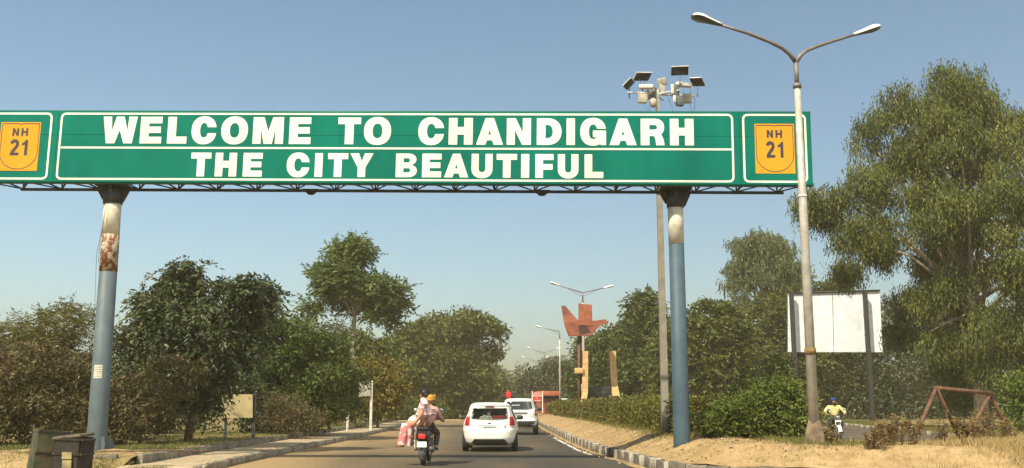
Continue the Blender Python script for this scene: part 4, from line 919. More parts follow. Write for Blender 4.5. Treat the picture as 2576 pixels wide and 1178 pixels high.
mb = MB(); mb.rbox((0, 0, .09), (.66, .40, .2), .08); mb.ellipsoid((.20, 0, .20), (.16, .16, .08)); o = tag(mb.build('dark_bundle', mat('bundle_dark', (.035, .033, .045), .9, var=.2)), 'dark cloth bundle behind the red bag on the roof of the white SUV', 'bundle'); o.location = (SX-.46, SUVY+1.95, 1.69)

# ------------------------------------------------------------------ motorcycles
def tyre(mb, c, R_, r, n=26, k=8):
    vs = []; fs = []
    for i in range(n):
        a = 2*math.pi*i/n
        for j in range(k): b = 2*math.pi*j/k; q = R_+r*math.cos(b); vs.append((c[0]+r*1.05*math.sin(b), c[1]+q*math.cos(a), c[2]+q*math.sin(a)))
    for i in range(n):
        for j in range(k): fs.append((i*k+j, i*k+(j+1) % k, ((i+1) % n)*k+(j+1) % k, ((i+1) % n)*k+j))
    mb.add(vs, fs, True)
M_BIKE = mat('bike_black', (.020, .018, .020), .3, var=.15, spec=.5); M_ENG = mat('engine_grey', (.13, .125, .12), .5, metal=.4, var=.25, scale=12); M_SEAT = mat('seat_black', (.025, .023, .022), .7, var=.15)
M_MAROON = mat('bike_maroon', (.14, .022, .022), .3, var=.1)
def motorcycle(loc, rz, label, paint=M_BIKE, guard=M_ENG, front_guard=M_BIKE, group='motorcycles on the roads', lit=False):
    t = thing('motorcycle', label, 'motorcycle', loc, rz, group)
    for y, nm in ((0, 'rear_wheel'), (1.27, 'front_wheel')):
        mb = MB(); tyre(mb, (0, y, .305), .255, .05 if y == 0 else .042); w = mb.build(nm, M_TYRE, t)
        mb = MB()
        for i in range(6): a = math.pi*i/3; mb.tube([(0, y, .305), (0, y+.215*math.cos(a), .305+.215*math.sin(a))], .014, 5)
        tyre(mb, (0, y, .305), .215, .018, 20, 6); mb.lathe([(.05, -.06), (.05, .06)], Matrix.Translation((0, y, .305)) @ Matrix.Rotation(math.pi/2, 4, 'Y'), 12); mb.build('rim', M_RIM, w)
    def fender(name, y0, a0, a1, rad, wd, m):
        mb = MB(); vs = []; fs = []; n = 10
        for i in range(n+1):
            a = R(a0+(a1-a0)*i/n)
            for (x, dr) in ((-wd, -.035), (-wd*.6, .0), (0, .012), (wd*.6, 0), (wd, -.035)): vs.append((x, y0+(rad+dr)*math.cos(a), .305+(rad+dr)*math.sin(a)))
        for i in range(n):
            for j in range(4): fs.append((i*5+j, i*5+j+1, i*5+6+j, i*5+5+j))
        mb.add(vs, fs, True); return mb.build(name, m, t)
    fender('front_mudguard', 1.27, 20, 165, .345, .07, front_guard)
    fender('rear_mudguard', .0, 95, 208, .345, .085, guard)
    mb = MB(); mb.tube([(0, -.02, .305), (0, .42, .40), (0, .62, .42), (0, 1.02, .86), (0, .35, .74), (0, -.18, .74)], .028, 7); mb.tube([(0, .55, .35), (0, 1.0, .78)], .025, 7); mb.build('frame', M_BIKE, t)
    mb = MB(); mb.rbox((0, .60, .42), (.26, .34, .26), .06); mb.rbox((0, .66, .60), (.18, .20, .20), .04)
    for z in (.54, .58, .62, .66): mb.box((0, .67, z), (.23, .25, .012))
    mb.build('engine', M_ENG, t)
    mb = MB(); mb.ellipsoid((0, .72, .84), (.14, .28, .13)); mb.build('fuel_tank', paint, t)
    mb = MB(); mb.rbox((0, .20, .80), (.26, .78, .09), .04); mb.rbox((0, -.06, .83), (.24, .30, .06), .03); mb.build('seat', M_SEAT, t)
    tail = MB()
    for k in range(1): tail.prism([[(-.38, .60), (-.30, .58), (.35, .56), (.42, .74), (-.30, .78), (-.40, .72)]], (0, 0, 0), (0, 1, 0), (0, 0, 1), (1, 0, 0), -.135, .135)
    tail.ellipsoid((0, -.20, .66), (.165, .22, .10)); tail.build('tail_cowl', paint, t)
    for sd in (-1, 1):
        mb = MB(); mb.tube([(sd*.11, -.02, .34), (sd*.12, .08, .66)], .035, 9); mb.tube([(sd*.11, -.005, .38), (sd*.115, .06, .58)], .052, 10); mb.build('shock_absorber', M_ENG, t)
        mb = MB(); mb.tube([(sd*.08, 1.29, .305), (sd*.085, 1.13, .72), (sd*.07, 1.05, .95)], .024, 8); mb.build('fork_leg', M_RIM, t)
        mb = MB(); mb.tube([(sd*.03, 1.02, .98), (sd*.22, 1.00, 1.02), (sd*.38, .88, 1.02)], .015, 7); mb.tube([(sd*.27, .965, 1.02), (sd*.39, .875, 1.02)], .022, 8); mb.build('handlebar', M_BIKE, t)
        mb = MB(); mb.tube([(sd*.24, .99, 1.03), (sd*.28, .97, 1.20)], .008, 5); mb.ellipsoid((sd*.29, .96, 1.24), (.065, .014, .045)); mb.build('mirror', mat('mirror_face', (.50, .52, .52), .12, metal=.7, var=0), t)
        mb = MB(); mb.tube([(sd*.12, -.30, .645), (sd*.20, -.31, .645)], .012, 5); mb.ellipsoid((sd*.22, -.31, .645), (.035, .03, .025)); mb.build('indicator', mat('indicator_amber', (.16, .07, .02), .3, var=0), t)
        mb = MB(); mb.tube([(sd*.10, .50, .34), (sd*.26, .50, .34)], .014, 6); mb.build('footrest', M_BIKE, t)
    mb = MB(); mb.tube([(.15, .62, .36), (.17, .30, .30), (.19, .10, .33)], .024, 8); mb.tube([(.19, .14, .32), (.205, -.05, .345), (.215, -.42, .39)], [.04, .062, .058], 12); mb.build('muffler', M_ENG, t)
    mb = MB(); mb.rbox((0, -.405, .665), (.15, .05, .10), .02); o = mb.build('tail_light', mat('tail_lamp_lit', (.75, .02, .015), .3, var=0) if lit else M_TLR, t)
    if lit:
        b = MATS['tail_lamp_lit'].node_tree.nodes['Principled BSDF']; b.inputs['Emission Color'].default_value = (1, .03, .02, 1); b.inputs['Emission Strength'].default_value = .55
    mb = MB(); mb.box((0, -.395, .485), (.215, .008, .125), (R(-8), 0, 0)); mb.build('number_plate', M_PLATE, t)
    mb = MB(); mb.ellipsoid((0, 1.14, .93), (.095, .10, .095)); hl = mb.build('headlight', paint, t); mb = MB(); mb.lathe([(.0, 0), (.05, .004), (.075, 0)], Matrix.Translation((0, 1.236, .93)) @ Matrix.Rotation(-math.pi/2, 4, 'X') @ Matrix.Scale(1, 4), 14); mb.build('lens', M_CHROME, hl)
    mb = MB(); mb.box((0, 1.22, .80), (.22, .008, .06)); mb.build('number_plate', M_PLATE, t)
    mb = MB(); mb.tube([(-.02, .62, .40), (-.28, .74, .30), (-.30, .76, .55), (-.06, .84, .66)], .013, 6); mb.tube([(.02, .62, .40), (.28, .74, .30), (.30, .76, .55), (.06, .84, .66)], .013, 6); mb.build('crash_guard', M_CHROME, t)
    return t
BX, BYY = (1067-CX)/F*23.2, 23.5
bike = motorcycle((BX, BYY, 0), R(-1), 'black motorcycle carrying two people, tail lamp lit, nearest vehicle on the road', M_BIKE, M_ENG, lit=True)
OBX = XY(2112, 38.6, -.03)
bike2 = motorcycle(OBX+Vector((.13, 1.2, .0)), R(180-7), 'black motorcycle with pale front wheel coming along the side road', M_BIKE, M_ENG, M_LAMPTOP)
bike3 = motorcycle(XY(1110, 101, 0), R(75), 'small white motorcycle parked in the shade at the far left of the road', M_WHITE, M_WHITE, M_WHITE)

# ------------------------------------------------------------------ people
M_SKIN = mat('skin_brown', (.34, .16, .085), .6, var=.08); M_SKINL = mat('skin_light_brown', (.47, .22, .11), .6, var=.08); M_HAIR = mat('black_hair', (.012, .010, .010), .5, var=.2, scale=30)
M_PRINT = mat('pink_floral_cotton', (.76, .62, .55), .85, scale=7, col2=(.62, .19, .18), lo=.46, hi=.54, detail=3)
M_PRINT2 = mat('pale_floral_cotton', (.72, .60, .55), .85, scale=9, col2=(.42, .18, .19), lo=.40, hi=.53, detail=3)
def skin(name, nodes, edges, m, parent, sub=2, roots=None):
    me = bpy.data.meshes.new(name); keys = list(nodes); me.from_pydata([nodes[k][:3] for k in keys], [(keys.index(a), keys.index(b)) for a, b in edges], [])
    o = link(name, me, m, parent); md = o.modifiers.new('skin', 'SKIN'); md.use_smooth_shade = True
    if not me.skin_vertices: me.skin_vertices.new()
    for i, k in enumerate(keys):
        r = nodes[k][3]; rx, ry = (r if isinstance(r, tuple) else (r, r)); sv = me.skin_vertices[0].data[i]; sv.radius = (rx, ry); sv.use_root = (k == keys[0]) or bool(roots and k in roots)
    ss_ = o.modifiers.new('sub', 'SUBSURF'); ss_.levels = sub; ss_.render_levels = sub
    return o
def chain(*ks): return [(a, b) for a, b in zip(ks, ks[1:])]
def fingers(nodes, edges, roots, tagk, palm, d, side, down, s=1.0):
    """five separate bent fingers growing from the palm along d, spread along side, curling towards down"""
    d, side, down, palm = Vector(d).normalized(), Vector(side).normalized(), Vector(down).normalized(), Vector(palm)
    for i, (off, ln) in enumerate(((-.030, .065), (-.010, .078), (.010, .074), (.029, .056))):
        ks = []
        for j, f in enumerate((0, .5, .85, 1.05)):
            q = palm+side*off*s+d*(.02+ln*f*(1-.25*f))*s+down*(.055*f*f)*s; k = f'{tagk}f{i}{j}'; nodes[k] = (*q, .0092*s*(1-.12*j)); ks.append(k)
        edges += chain(*ks); roots.append(ks[0])
    ks = []
    for j, f in enumerate((0, .5, 1.0)):
        q = palm-d*.02*s-side*(.03+.03*f)*s+d*.045*f*s+down*(.03*f)*s; k = f'{tagk}t{j}'; nodes[k] = (*q, .0105*s*(1-.12*j)); ks.append(k)
    edges += chain(*ks); roots.append(ks[0])
def head(parent, c, look, m, s=1.0, beard=False, tilt=0):
    look = Vector(look).normalized(); sd = look.cross(Vector((0, 0, 1))).normalized(); up = sd.cross(look); M = Matrix((sd, look, up)).transposed(); c = Vector(c)
    mb = MB(); mb.ellipsoid(c, (.074*s, .092*s, .112*s), 18, 12, M); mb.ellipsoid(c+M @ Vector((0, .035, -.075))*s, (.050*s, .050*s, .042*s), 12, 8, M)
    mb.ellipsoid(c+M @ Vector((0, .094, -.018))*s, (.013*s, .022*s, .024*s), 8, 6, M)
    for x in (-1, 1): mb.ellipsoid(c+M @ Vector((x*.074, -.005, -.012))*s, (.010*s, .022*s, .032*s), 8, 6, M)
    h = mb.build('head', m, parent)
    mb = MB()
    for x in (-1, 1): mb.ellipsoid(c+M @ Vector((x*.030, .083, .008))*s, (.013*s, .008*s, .007*s), 8, 6, M)
    mb.build('eyes', M_HAIR, h); mb = MB(); mb.ellipsoid(c+M @ Vector((0, .088, -.060))*s, (.022*s, .008*s, .006*s), 8, 6, M); mb.build('mouth', mat('lips', (.26, .08, .06), .6, var=0), h)
    if beard: mb = MB(); mb.ellipsoid(c+M @ Vector((0, .040, -.085))*s, (.064*s, .062*s, .060*s), 12, 8, M); mb.build('beard', M_HAIR, parent)
    return M
def turban(parent, c, M, m, s=1.0):
    c = Vector(c); mb = MB()
    mb.ellipsoid(c+M @ Vector((0, -.012, .065))*s, (.100*s, .115*s, .078*s), 16, 10, M)
    for i in range(5):
        pts = []; tl = R(-34+17*i)
        for k in range(13): a = 2*math.pi*k/12; pts.append(c+M @ Vector((.100*math.cos(a), -.012+.112*math.sin(a), .04+.014*i+.085*math.sin(a)*math.sin(.35)+.03*math.cos(a)*math.sin(tl)))*s)
        mb.tube(pts, .018*s, 6)
    return mb.build('turban', m, parent)
# --- woman riding sidesaddle
wo = Vector((BX-.005, BYY+.02, 0)); wm = thing('person', 'woman in a pink and white printed suit riding sidesaddle at the back of the motorcycle', 'person', wo)
n_ = dict(pel=(.02, .10, .90, .12), sp=(.02, .09, 1.05, .10), ch=(.0, .10, 1.22, .115), nk=(-.01, .10, 1.385, .046), nt=(-.012, .11, 1.44, .044),
          sl=(-.03, -.06, 1.31, .055), el=(-.04, -.16, 1.08, .042), wl_=(-.16, -.12, .92, .030), hl=(-.22, -.10, .89, .034),
          sr=(-.01, .26, 1.31, .055), er=(.03, .36, 1.10, .040), wr=(.08, .46, .98, .030), hr=(.10, .50, .97, .033),
          kl=(-.40, .02, .87, .075), al=(-.42, .0, .48, .045), tl=(-.54, -.02, .42, .035), kr=(-.40, .19, .87, .075), ar=(-.42, .18, .50, .045), tr=(-.54, .19, .44, .035), hpl=(-.10, .02, .89, .10), hpr=(-.10, .18, .89, .10))
e_l = chain('pel', 'sp', 'ch', 'nk', 'nt')+chain('ch', 'sl', 'el', 'wl_', 'hl')+chain('ch', 'sr', 'er', 'wr', 'hr')+chain('pel', 'hpl', 'kl', 'al', 'tl')+chain('pel', 'hpr', 'kr', 'ar', 'tr'); rt = []
fingers(n_, e_l, rt, 'L', n_['hl'][:3], (-.8, .1, -.3), (0, 1, 0), (-.1, 0, -1)); fingers(n_, e_l, rt, 'R', n_['hr'][:3], (.3, .9, 0), (1, 0, 0), (0, 0, -1))
skin('body', n_, e_l, M_SKINL, wm, 2, rt)
k_ = dict(pel=(.02, .10, .90, (.19, .19)), sp=(.01, .09, 1.04, (.165, .155)), ch=(.0, .10, 1.22, (.170, .165)), top=(-.01, .10, 1.345, (.085, .10)),
          sl=(-.03, -.07, 1.31, .080), sle=(-.04, -.125, 1.17, .070), sr=(-.01, .27, 1.31, .080), sre=(.01, .33, 1.17, .068), lap=(-.16, .10, .90, (.14, .19)), kn=(-.38, .10, .87, (.11, .17)))
skin('tunic', k_, chain('pel', 'sp', 'ch', 'top')+chain('ch', 'sl', 'sle')+chain('ch', 'sr', 'sre')+chain('pel', 'lap', 'kn'), M_PRINT2, wm)
mb = MB(); vs = []; fs = []; nr, nc = 9, 36
for i in range(nr):
    f = i/(nr-1); z = .90-.47*f
    for j in range(nc):
        a = 2*math.pi*j/nc; fold = 1+.10*math.sin(a*7+1.5*f)*(.3+f)+.05*math.sin(a*3+2); vs.append((-.36-.05*f+(.135+.03*f)*fold*math.cos(a), .10+(.19+.015*math.sin(5*f))*fold*math.sin(a), z+.02*math.sin(a*2)*f))
for i in range(nr-1):
    for j in range(nc): fs.append((i*nc+j, i*nc+(j+1) % nc, (i+1)*nc+(j+1) % nc, (i+1)*nc+j)[::-1])
fs += [tuple(range(nc))]; mb.add(vs, fs, True); mb.build('trousers', M_PRINT, wm)
skin('scarf', dict(a=(.05, -.13, 1.30, (.07, .03)), b=(-.01, -.02, 1.39, (.07, .05)), c=(-.03, .10, 1.40, (.075, .06)), d=(-.02, .22, 1.38, (.065, .05)), e=(-.07, .22, 1.22, (.05, .03)), f=(-.10, .20, 1.05, (.045, .03))), chain('a', 'b', 'c', 'd', 'e', 'f'), mat('white_scarf', (.78, .74, .68), .8, var=.08), wm, 2)
M = head(wm, (-.02, .12, 1.515), (-.62, .78, 0), M_SKINL)
mb = MB(); c = Vector((-.02, .12, 1.515)); mb.ellipsoid(c+M @ Vector((0, -.02, .022)), (.084, .092, .104), 16, 10, M); mb.ellipsoid(c+M @ Vector((0, -.10, -.01)), (.050, .045, .050), 12, 8, M); mb.build('hair', M_HAIR, wm)
mb = MB(); mb.rbox((-.52, -.01, .405), (.20, .075, .035), .02); mb.rbox((-.52, .19, .425), (.20, .075, .035), .02); mb.build('sandals', mat('sandal_brown', (.16, .08, .05), .7), wm)
wm.scale = (1.05, 1.05, 1.055)
# --- man at the handlebars
def rider(loc, rz, label, shirt, trouser, turb, skinm, lean=.06, beard=True, facing=(0, 1, 0), hx=0.0, wide=1.0):
    t = thing('person', label, 'person', loc, rz); x0 = hx
    n_ = dict(pel=(0, .42, .90, .12), sp=(x0*.3, .44, 1.05, .11), ch=(x0*.7, .47, 1.24, (.13, .11)), nk=(x0, .50, 1.385, .05), nt=(x0, .52, 1.45, .048))
    e_l = chain('pel', 'sp', 'ch', 'nk', 'nt'); rt = []
    for s_, q in (('l', -1), ('r', 1)):
        n_['s'+s_] = (x0*.8+q*.175*wide, .47, 1.325, .058); n_['e'+s_] = (q*.33*wide, .58, 1.14, .045); n_['w'+s_] = (q*.34, .81, 1.045, .032); n_['h'+s_] = (q*.335, .87, 1.045, .034)
        n_['hp'+s_] = (q*.09, .42, .88, .095); n_['k'+s_] = (q*.21, .80, .72, .068); n_['a'+s_] = (q*.20, .52, .40, .045); n_['t'+s_] = (q*.21, .66, .355, .038)
        e_l += chain('ch', 's'+s_, 'e'+s_, 'w'+s_, 'h'+s_)+chain('pel', 'hp'+s_, 'k'+s_, 'a'+s_, 't'+s_)
        fingers(n_, e_l, rt, 'F'+s_, n_['h'+s_][:3], (0, 1, .05), (q, 0, 0), (0, -.3, -1))
    skin('body', n_, e_l, skinm, t, 2, rt)
    sh_ = dict(pel=(0, .42, .92, (.16, .135)), sp=(x0*.3, .44, 1.06, (.155, .13)), ch=(x0*.7, .465, 1.23, (.165, .135)), top=(x0*.95, .495, 1.365, (.085, .07))); es = chain('pel', 'sp', 'ch', 'top')
    for s_, q in (('l', -1), ('r', 1)):
        sh_['s'+s_] = (x0*.8+q*.18*wide, .47, 1.32, .080); sh_['e'+s_] = (q*.335*wide, .585, 1.14, .066); sh_['w'+s_] = (q*.34, .77, 1.055, .050); es += chain('ch', 's'+s_, 'e'+s_, 'w'+s_)
    skin('shirt', sh_, es, shirt, t)
    tr = dict(pel=(0, .42, .89, .14)); et = []
    for s_, q in (('l', -1), ('r', 1)):
        tr['hp'+s_] = (q*.09, .44, .88, .11); tr['k'+s_] = (q*.21, .80, .73, .085); tr['a'+s_] = (q*.20, .53, .43, .065); et += chain('pel', 'hp'+s_, 'k'+s_, 'a'+s_)
    skin('trousers', tr, et, trouser, t)
    mb = MB()
    for q in (-1, 1): mb.rbox((q*.21, .62, .36), (.09, .25, .07), .03)
    mb.build('shoes', M_HAIR, t); c = (x0, .535, 1.535)
    M = head(t, c, facing, skinm, 1.0, beard); turban(t, c, M, turb); return t
r1 = rider((BX+.02, BYY+.12, 0), R(-2), 'man in an orange turban and pink shirt driving the black motorcycle', mat('pink_shirt', (.62, .33, .30), .85, var=.15), mat('dark_trousers', (.05, .045, .045), .85), mat('orange_turban', (.60, .31, .05), .85, var=.15), M_SKIN, facing=(.75, .66, 0), hx=.075, wide=.84); r1.scale = (.96, .98, .955)
rider(OBX+Vector((.13, 1.2, .0)), R(173), 'man in a blue turban and yellow shirt riding towards us on the side road', mat('yellow_shirt', (.60, .53, .22), .85, var=.12), mat('dark_trousers2', (.045, .045, .04), .85), mat('blue_turban', (.025, .07, .26), .85, var=.15), M_SKIN, wide=1.12)
# --- far pedestrian, seen from behind
wk = XY(1135, 111, 0); t = thing('person', 'distant pedestrian in pale top and dark trousers standing at the far left road edge', 'person', wk)
n_ = dict(pel=(0, 0, .92, .13), sp=(0, 0, 1.1, .12), ch=(0, 0, 1.30, (.15, .11)), nk=(0, 0, 1.45, .05), nt=(0, .01, 1.50, .05)); e_l = chain('pel', 'sp', 'ch', 'nk', 'nt')
for s_, q in (('l', -1), ('r', 1)):
    n_['s'+s_] = (q*.18, 0, 1.38, .06); n_['e'+s_] = (q*.23, .0, 1.10, .045); n_['h'+s_] = (q*.22, .08, .86, .035); n_['p'+s_] = (q*.09, 0, .88, .10); n_['k'+s_] = (q*.10, .02+.06*q, .48, .07); n_['a'+s_] = (q*.10, .08*q, .09, .05); n_['t'+s_] = (q*.10, .12+.08*q, .04, .04)
    e_l += chain('ch', 's'+s_, 'e'+s_, 'h'+s_)+chain('pel', 'p'+s_, 'k'+s_, 'a'+s_, 't'+s_)
skin('body', n_, e_l, M_SKIN, t); head(t, (0, .01, 1.60), (0, 1, 0), M_SKIN); mb = MB(); mb.ellipsoid((0, -.01, 1.63), (.085, .095, .095)); mb.build('hair', M_HAIR, t)
skin('shirt', dict(a=(0, 0, .95, .16), b=(0, 0, 1.12, .145), c=(0, 0, 1.30, (.17, .13)), sl=(-.19, 0, 1.37, .08), el=(-.235, 0, 1.12, .065), sr=(.19, 0, 1.37, .08), er=(.235, 0, 1.12, .065)), chain('a', 'b', 'c', 'sl', 'el')+chain('c', 'sr', 'er'), mat('pale_shirt', (.45, .45, .44), .85), t)
skin('trousers', dict(a=(0, 0, .90, .15), pl=(-.09, 0, .86, .11), kl=(-.10, -.04, .48, .085), al=(-.10, -.08, .12, .07), pr=(.09, 0, .86, .11), kr=(.10, .08, .48, .085), ar=(.10, .08, .12, .07)), chain('a', 'pl', 'kl', 'al')+chain('a', 'pr', 'kr', 'ar'), mat('dark_trousers', (.05, .045, .045), .85), t)
# --- faded blue awning of a stall in the shade, and a white vehicle beyond the hedge
aw = thing('stall_awning', 'faded blue awning sheet on four poles in the shade at the far left', 'awning', XY(1116, 113, 0)); mb = MB(); mb.rbox((0, 0, 1.85), (1.3, 1.2, .05), .02); mb.rbox((0, -.6, 1.6), (1.3, .04, .5), .015); mb.build('sheet', mat('blue_tarp', (.06, .10, .15), .8, var=.2), aw)
for x in (-.6, .6):
    for y in (-.55, .55): mb = MB(); mb.tube([(x, y, -.05), (x, y, 1.85)], .025, 6); mb.build('pole', M_GALVD, aw)
suv(XY(1424, 100, .35), 'white car parked beyond the hedge beside the red building', 8)

# ------------------------------------------------------------------ vegetation
M_BARK = mat('bark_brown', (.16, .11, .07), .9, var=.3, scale=9, bump=.5, bscale=25)
M_BARKP = mat('bark_pale', (.55, .47, .36), .85, scale=4, col2=(.26, .20, .14), bump=.3, bscale=15)
L_OLIVEBR = leafmat('leaf_dry_olive', (.036, .034, .011), (.090, .074, .026), (.200, .155, .066), .16)
L_FEATHER = leafmat('leaf_feathery_olive', (.050, .056, .012), (.115, .108, .022), (.200, .172, .045), .25)
L_DARK = leafmat('leaf_dusty_dark', (.014, .027, .009), (.046, .066, .022), (.150, .160, .070), .16)
L_GREEN = leafmat('leaf_mid_green', (.020, .040, .007), (.060, .092, .016), (.140, .165, .034), .22)
L_NEEM = leafmat('leaf_fresh_green', (.050, .082, .018), (.105, .148, .034), (.165, .205, .052), .3)
L_YEL = leafmat('leaf_yellowing', (.060, .066, .010), (.135, .112, .014), (.225, .175, .024), .25)
L_OLIVE = leafmat('leaf_olive', (.026, .040, .007), (.078, .096, .017), (.170, .178, .036), .22)
L_EUC = leafmat('leaf_eucalyptus', (.022, .042, .010), (.082, .104, .022), (.205, .212, .038), .26, nscale=.5)
L_PALE = leafmat('leaf_pale_green', (.045, .068, .022), (.090, .118, .042), (.16, .18, .070), .25)
L_HEDGE = leafmat('leaf_hedge', (.050, .055, .010), (.115, .115, .018), (.200, .175, .026), .3)
L_BUSH = leafmat('leaf_bright', (.055, .080, .012), (.110, .150, .024), (.185, .205, .045), .3)

def inside(poly, pts):
    x, y = pts[:, 0], pts[:, 1]; c = np.zeros(len(pts), bool); n = len(poly)
    for i in range(n):
        (x0, y0), (x1, y1) = poly[i], poly[(i+1) % n]
        if y0 == y1: continue
        k = ((y0 > y) != (y1 > y)) & (x < (x1-x0)*(y-y0)/(y1-y0)+x0); c ^= k
    return c
def edge_dist(poly, pts):
    d = np.full(len(pts), 1e9); n = len(poly)
    for i in range(n):
        a, b = np.array(poly[i], float), np.array(poly[(i+1) % n], float); ab_ = b-a; t = np.clip(((pts-a)@ab_)/max(ab_@ab_, 1e-6), 0, 1); d = np.minimum(d, np.linalg.norm(pts-(a+t[:, None]*ab_), axis=1))
    return d
def crown(poly, Y, n, r, deep=1.0, gap=0.0, gs=1.2, inset=.6, flat=0.0):
    """clump centres filling the volume whose outline, seen from the road, is poly; thickness follows the outline's width"""
    w = np.array([list(P(px, py, Y)) for px, py in poly]); q = w[:, [0, 2]]; lo, hi = q.min(0), q.max(0); out = []
    while sum(map(len, out)) < n:
        c = rng.uniform(lo, hi, (n*4, 2)); c = c[inside(q, c)]; d = edge_dist(q, c)
        k = d > r*inset*rng.uniform(.3, 1, len(d)); c, d = c[k], d[k]
        if gap > 0:
            ph = (np.sin(c[:, 0]*gs+1.3*np.sin(c[:, 1]*gs*.8+Y))+np.sin(c[:, 1]*gs*1.3+1.1*np.sin(c[:, 0]*gs*.9)+Y*2))/2
            c, d = c[ph > gap-1], d[ph > gap-1]
        Rm = max(edge_dist(q, rng.uniform(lo, hi, (400, 2))[inside(q, rng.uniform(lo, hi, (400, 2)))]).max() if False else (hi-lo).min()/2, .3)
        dd = np.minimum(d+r*.4, Rm); half = np.sqrt(np.maximum(dd*(2*Rm-dd), .02))*deep
        s_ = rng.choice([-1, 1], len(c), p=[.68, .32])*rng.uniform(.25, 1, len(c))**.6
        out.append(np.stack([c[:, 0], Y+half*s_, c[:, 1]], 1))
    return np.concatenate(out)[:n], w
def boughs(C_, nb, rb, n):
    """gathers the clumps into leafy boughs, fuller on top, with gaps between"""
    pick = []
    for c in C_[rng.permutation(len(C_))]:
        if len(pick) >= nb: break
        if all(np.sum((c-q)**2) > (.85*rb)**2 for q in pick): pick.append(c)
    B = np.array(pick); idx = rng.integers(0, len(B), n); v = unit(rng.normal(size=(n, 3))); u = rng.uniform(.25, 1, (n, 1))**.45
    sz = rng.uniform(.65, 1.2, len(B))[idx][:, None]; return B[idx]+v*u*rb*sz*.8*np.array([1, 1, .62])
def puff(C_, m, r, ln, wd, droop=.3, flat=.75, up=.25):
    """leaves around each clump centre, shell-heavy, pointing outward and drooping"""
    n = len(C_)*m; rr = np.repeat(r*rng.uniform(.6, 1.3, len(C_)), m)[:, None]; v = unit(rng.normal(size=(n, 3))); u = rng.uniform(0, 1, (n, 1))**.42
    pos = np.repeat(C_, m, 0)+v*u*rr*np.array([1, 1, flat]); d = v+rng.normal(size=(n, 3))*.55+np.array([0, 0, up-droop])
    return leaves(pos, d, ln, wd)
def sprays(C_, k, m, r, ln, wd, droop=.5):
    """shoots leaving each clump centre, leaves in two ranks along each twig: the look of pinnate or twiggy foliage"""
    T = len(C_)*k; base = np.repeat(C_, k, 0)+rng.normal(size=(T, 3))*r*.25; az = rng.uniform(0, 2*math.pi, T); el = rng.normal(.25, .55, T)
    d = np.stack([np.cos(az)*np.cos(el), np.sin(az)*np.cos(el), np.sin(el)], 1); L = r*rng.uniform(.7, 1.4, T); out = []
    for j in range(m):
        f = (j//2+.8)/(m/2+.3); p = base+d*(L*f)[:, None]; p[:, 2] -= droop*L*f*f; sd = np.stack([-d[:, 1], d[:, 0], np.zeros(T)], 1)*(1 if j % 2 else -1)
        dl = d*.55+sd*.9+rng.normal(size=(T, 3))*.22; dl[:, 2] -= .25+droop*f*.8
        if j >= m-1: dl = d*1.0; dl[:, 2] -= droop
        out.append(leaves(p, dl, ln, wd, .1))
    return np.concatenate(out)
def hang(C_, k, m, r, ln, wd, drop):
    """hanging strands of narrow leaves"""
    T = len(C_)*k; v = rng.normal(size=(T, 3))*r*np.array([.55, .55, .38]); base = np.repeat(C_, k, 0)+v; L = drop*rng.uniform(.35, 1.15, T); sw_ = rng.normal(size=(T, 2))*.22; out = []
    for j in range(m):
        f = (j+rng.uniform(.1, .9, T))/m; p = base.copy(); p[:, :2] += sw_*(L*f)[:, None]+rng.normal(size=(T, 2))*.035; p[:, 2] -= L*f
        d = rng.normal(size=(T, 3))*.42; d[:, 2] -= 1.0; out.append(leaves(p, d, ln, wd, .1))
    return np.concatenate(out)
def limbs(name, base, C_, n, r0, m, parent, off, split=.45, mid=None, top=None, k=8):
    """tapered trunk that forks into limbs reaching into the crown"""
    mb = MB(off); base = Vector(base); cc = Vector(C_.mean(0)) if top is None else Vector(top); pts = [base, base.lerp(cc, .3)+Vector((.12*r0*5, 0, 0)), base.lerp(cc, .62)+Vector((-.3*r0, .1, 0)), cc]
    if mid: pts = [base]+[Vector(q) for q in mid]+[cc]
    rad = [r0*(1-.75*i/(len(pts)-1)) for i in range(len(pts))]; mb.tube(pts, rad, k)
    idx = rng.choice(len(C_), min(n, len(C_)), replace=False)
    for i in idx:
        e = Vector(C_[i]); f = split+random.random()*(1-split)*.85; x = f*(len(pts)-1); a = int(min(x, len(pts)-2)); s0 = pts[a].lerp(pts[a+1], x-a); rr = r0*(.55-.38*f)
        h = s0.lerp(e, .5)+Vector((random.uniform(-.1, .1), random.uniform(-.1, .1), .10*(e-s0).length)); mb.tube([s0, h, e], [rr, rr*.6, rr*.18], 5)
    return mb.build(name, m, parent)
def tree(name, label, cat, poly, Y, basepx, z, n, r, fol, leafm, trunk=.16, bark=None, nl=14, group=None, deep=1.0, gap=0, gs=1.2, inset=.6, mid=None, top=None, extra=None, split=.45, bough=(6.5, 1.9)):
    C_, w = crown(poly, Y, n, r, deep, gap, gs, inset)
    if bough: C_ = boughs(C_, max(6, int(n/bough[0])), r*bough[1], n)
    b = XY(basepx, Y, z); t = thing(name, label, cat, b, 0, group)
    if extra is not None: C_ = np.concatenate([C_, extra])
    V = fol(C_) - np.array(b); quads('crown' if cat == 'tree' else 'foliage', V, leafm, t)
    if trunk: limbs('trunk' if cat == 'tree' else 'stem', b-Vector((0, 0, .1)), C_, nl, trunk, bark or M_BARK, t, b, split, mid, top)
    return t
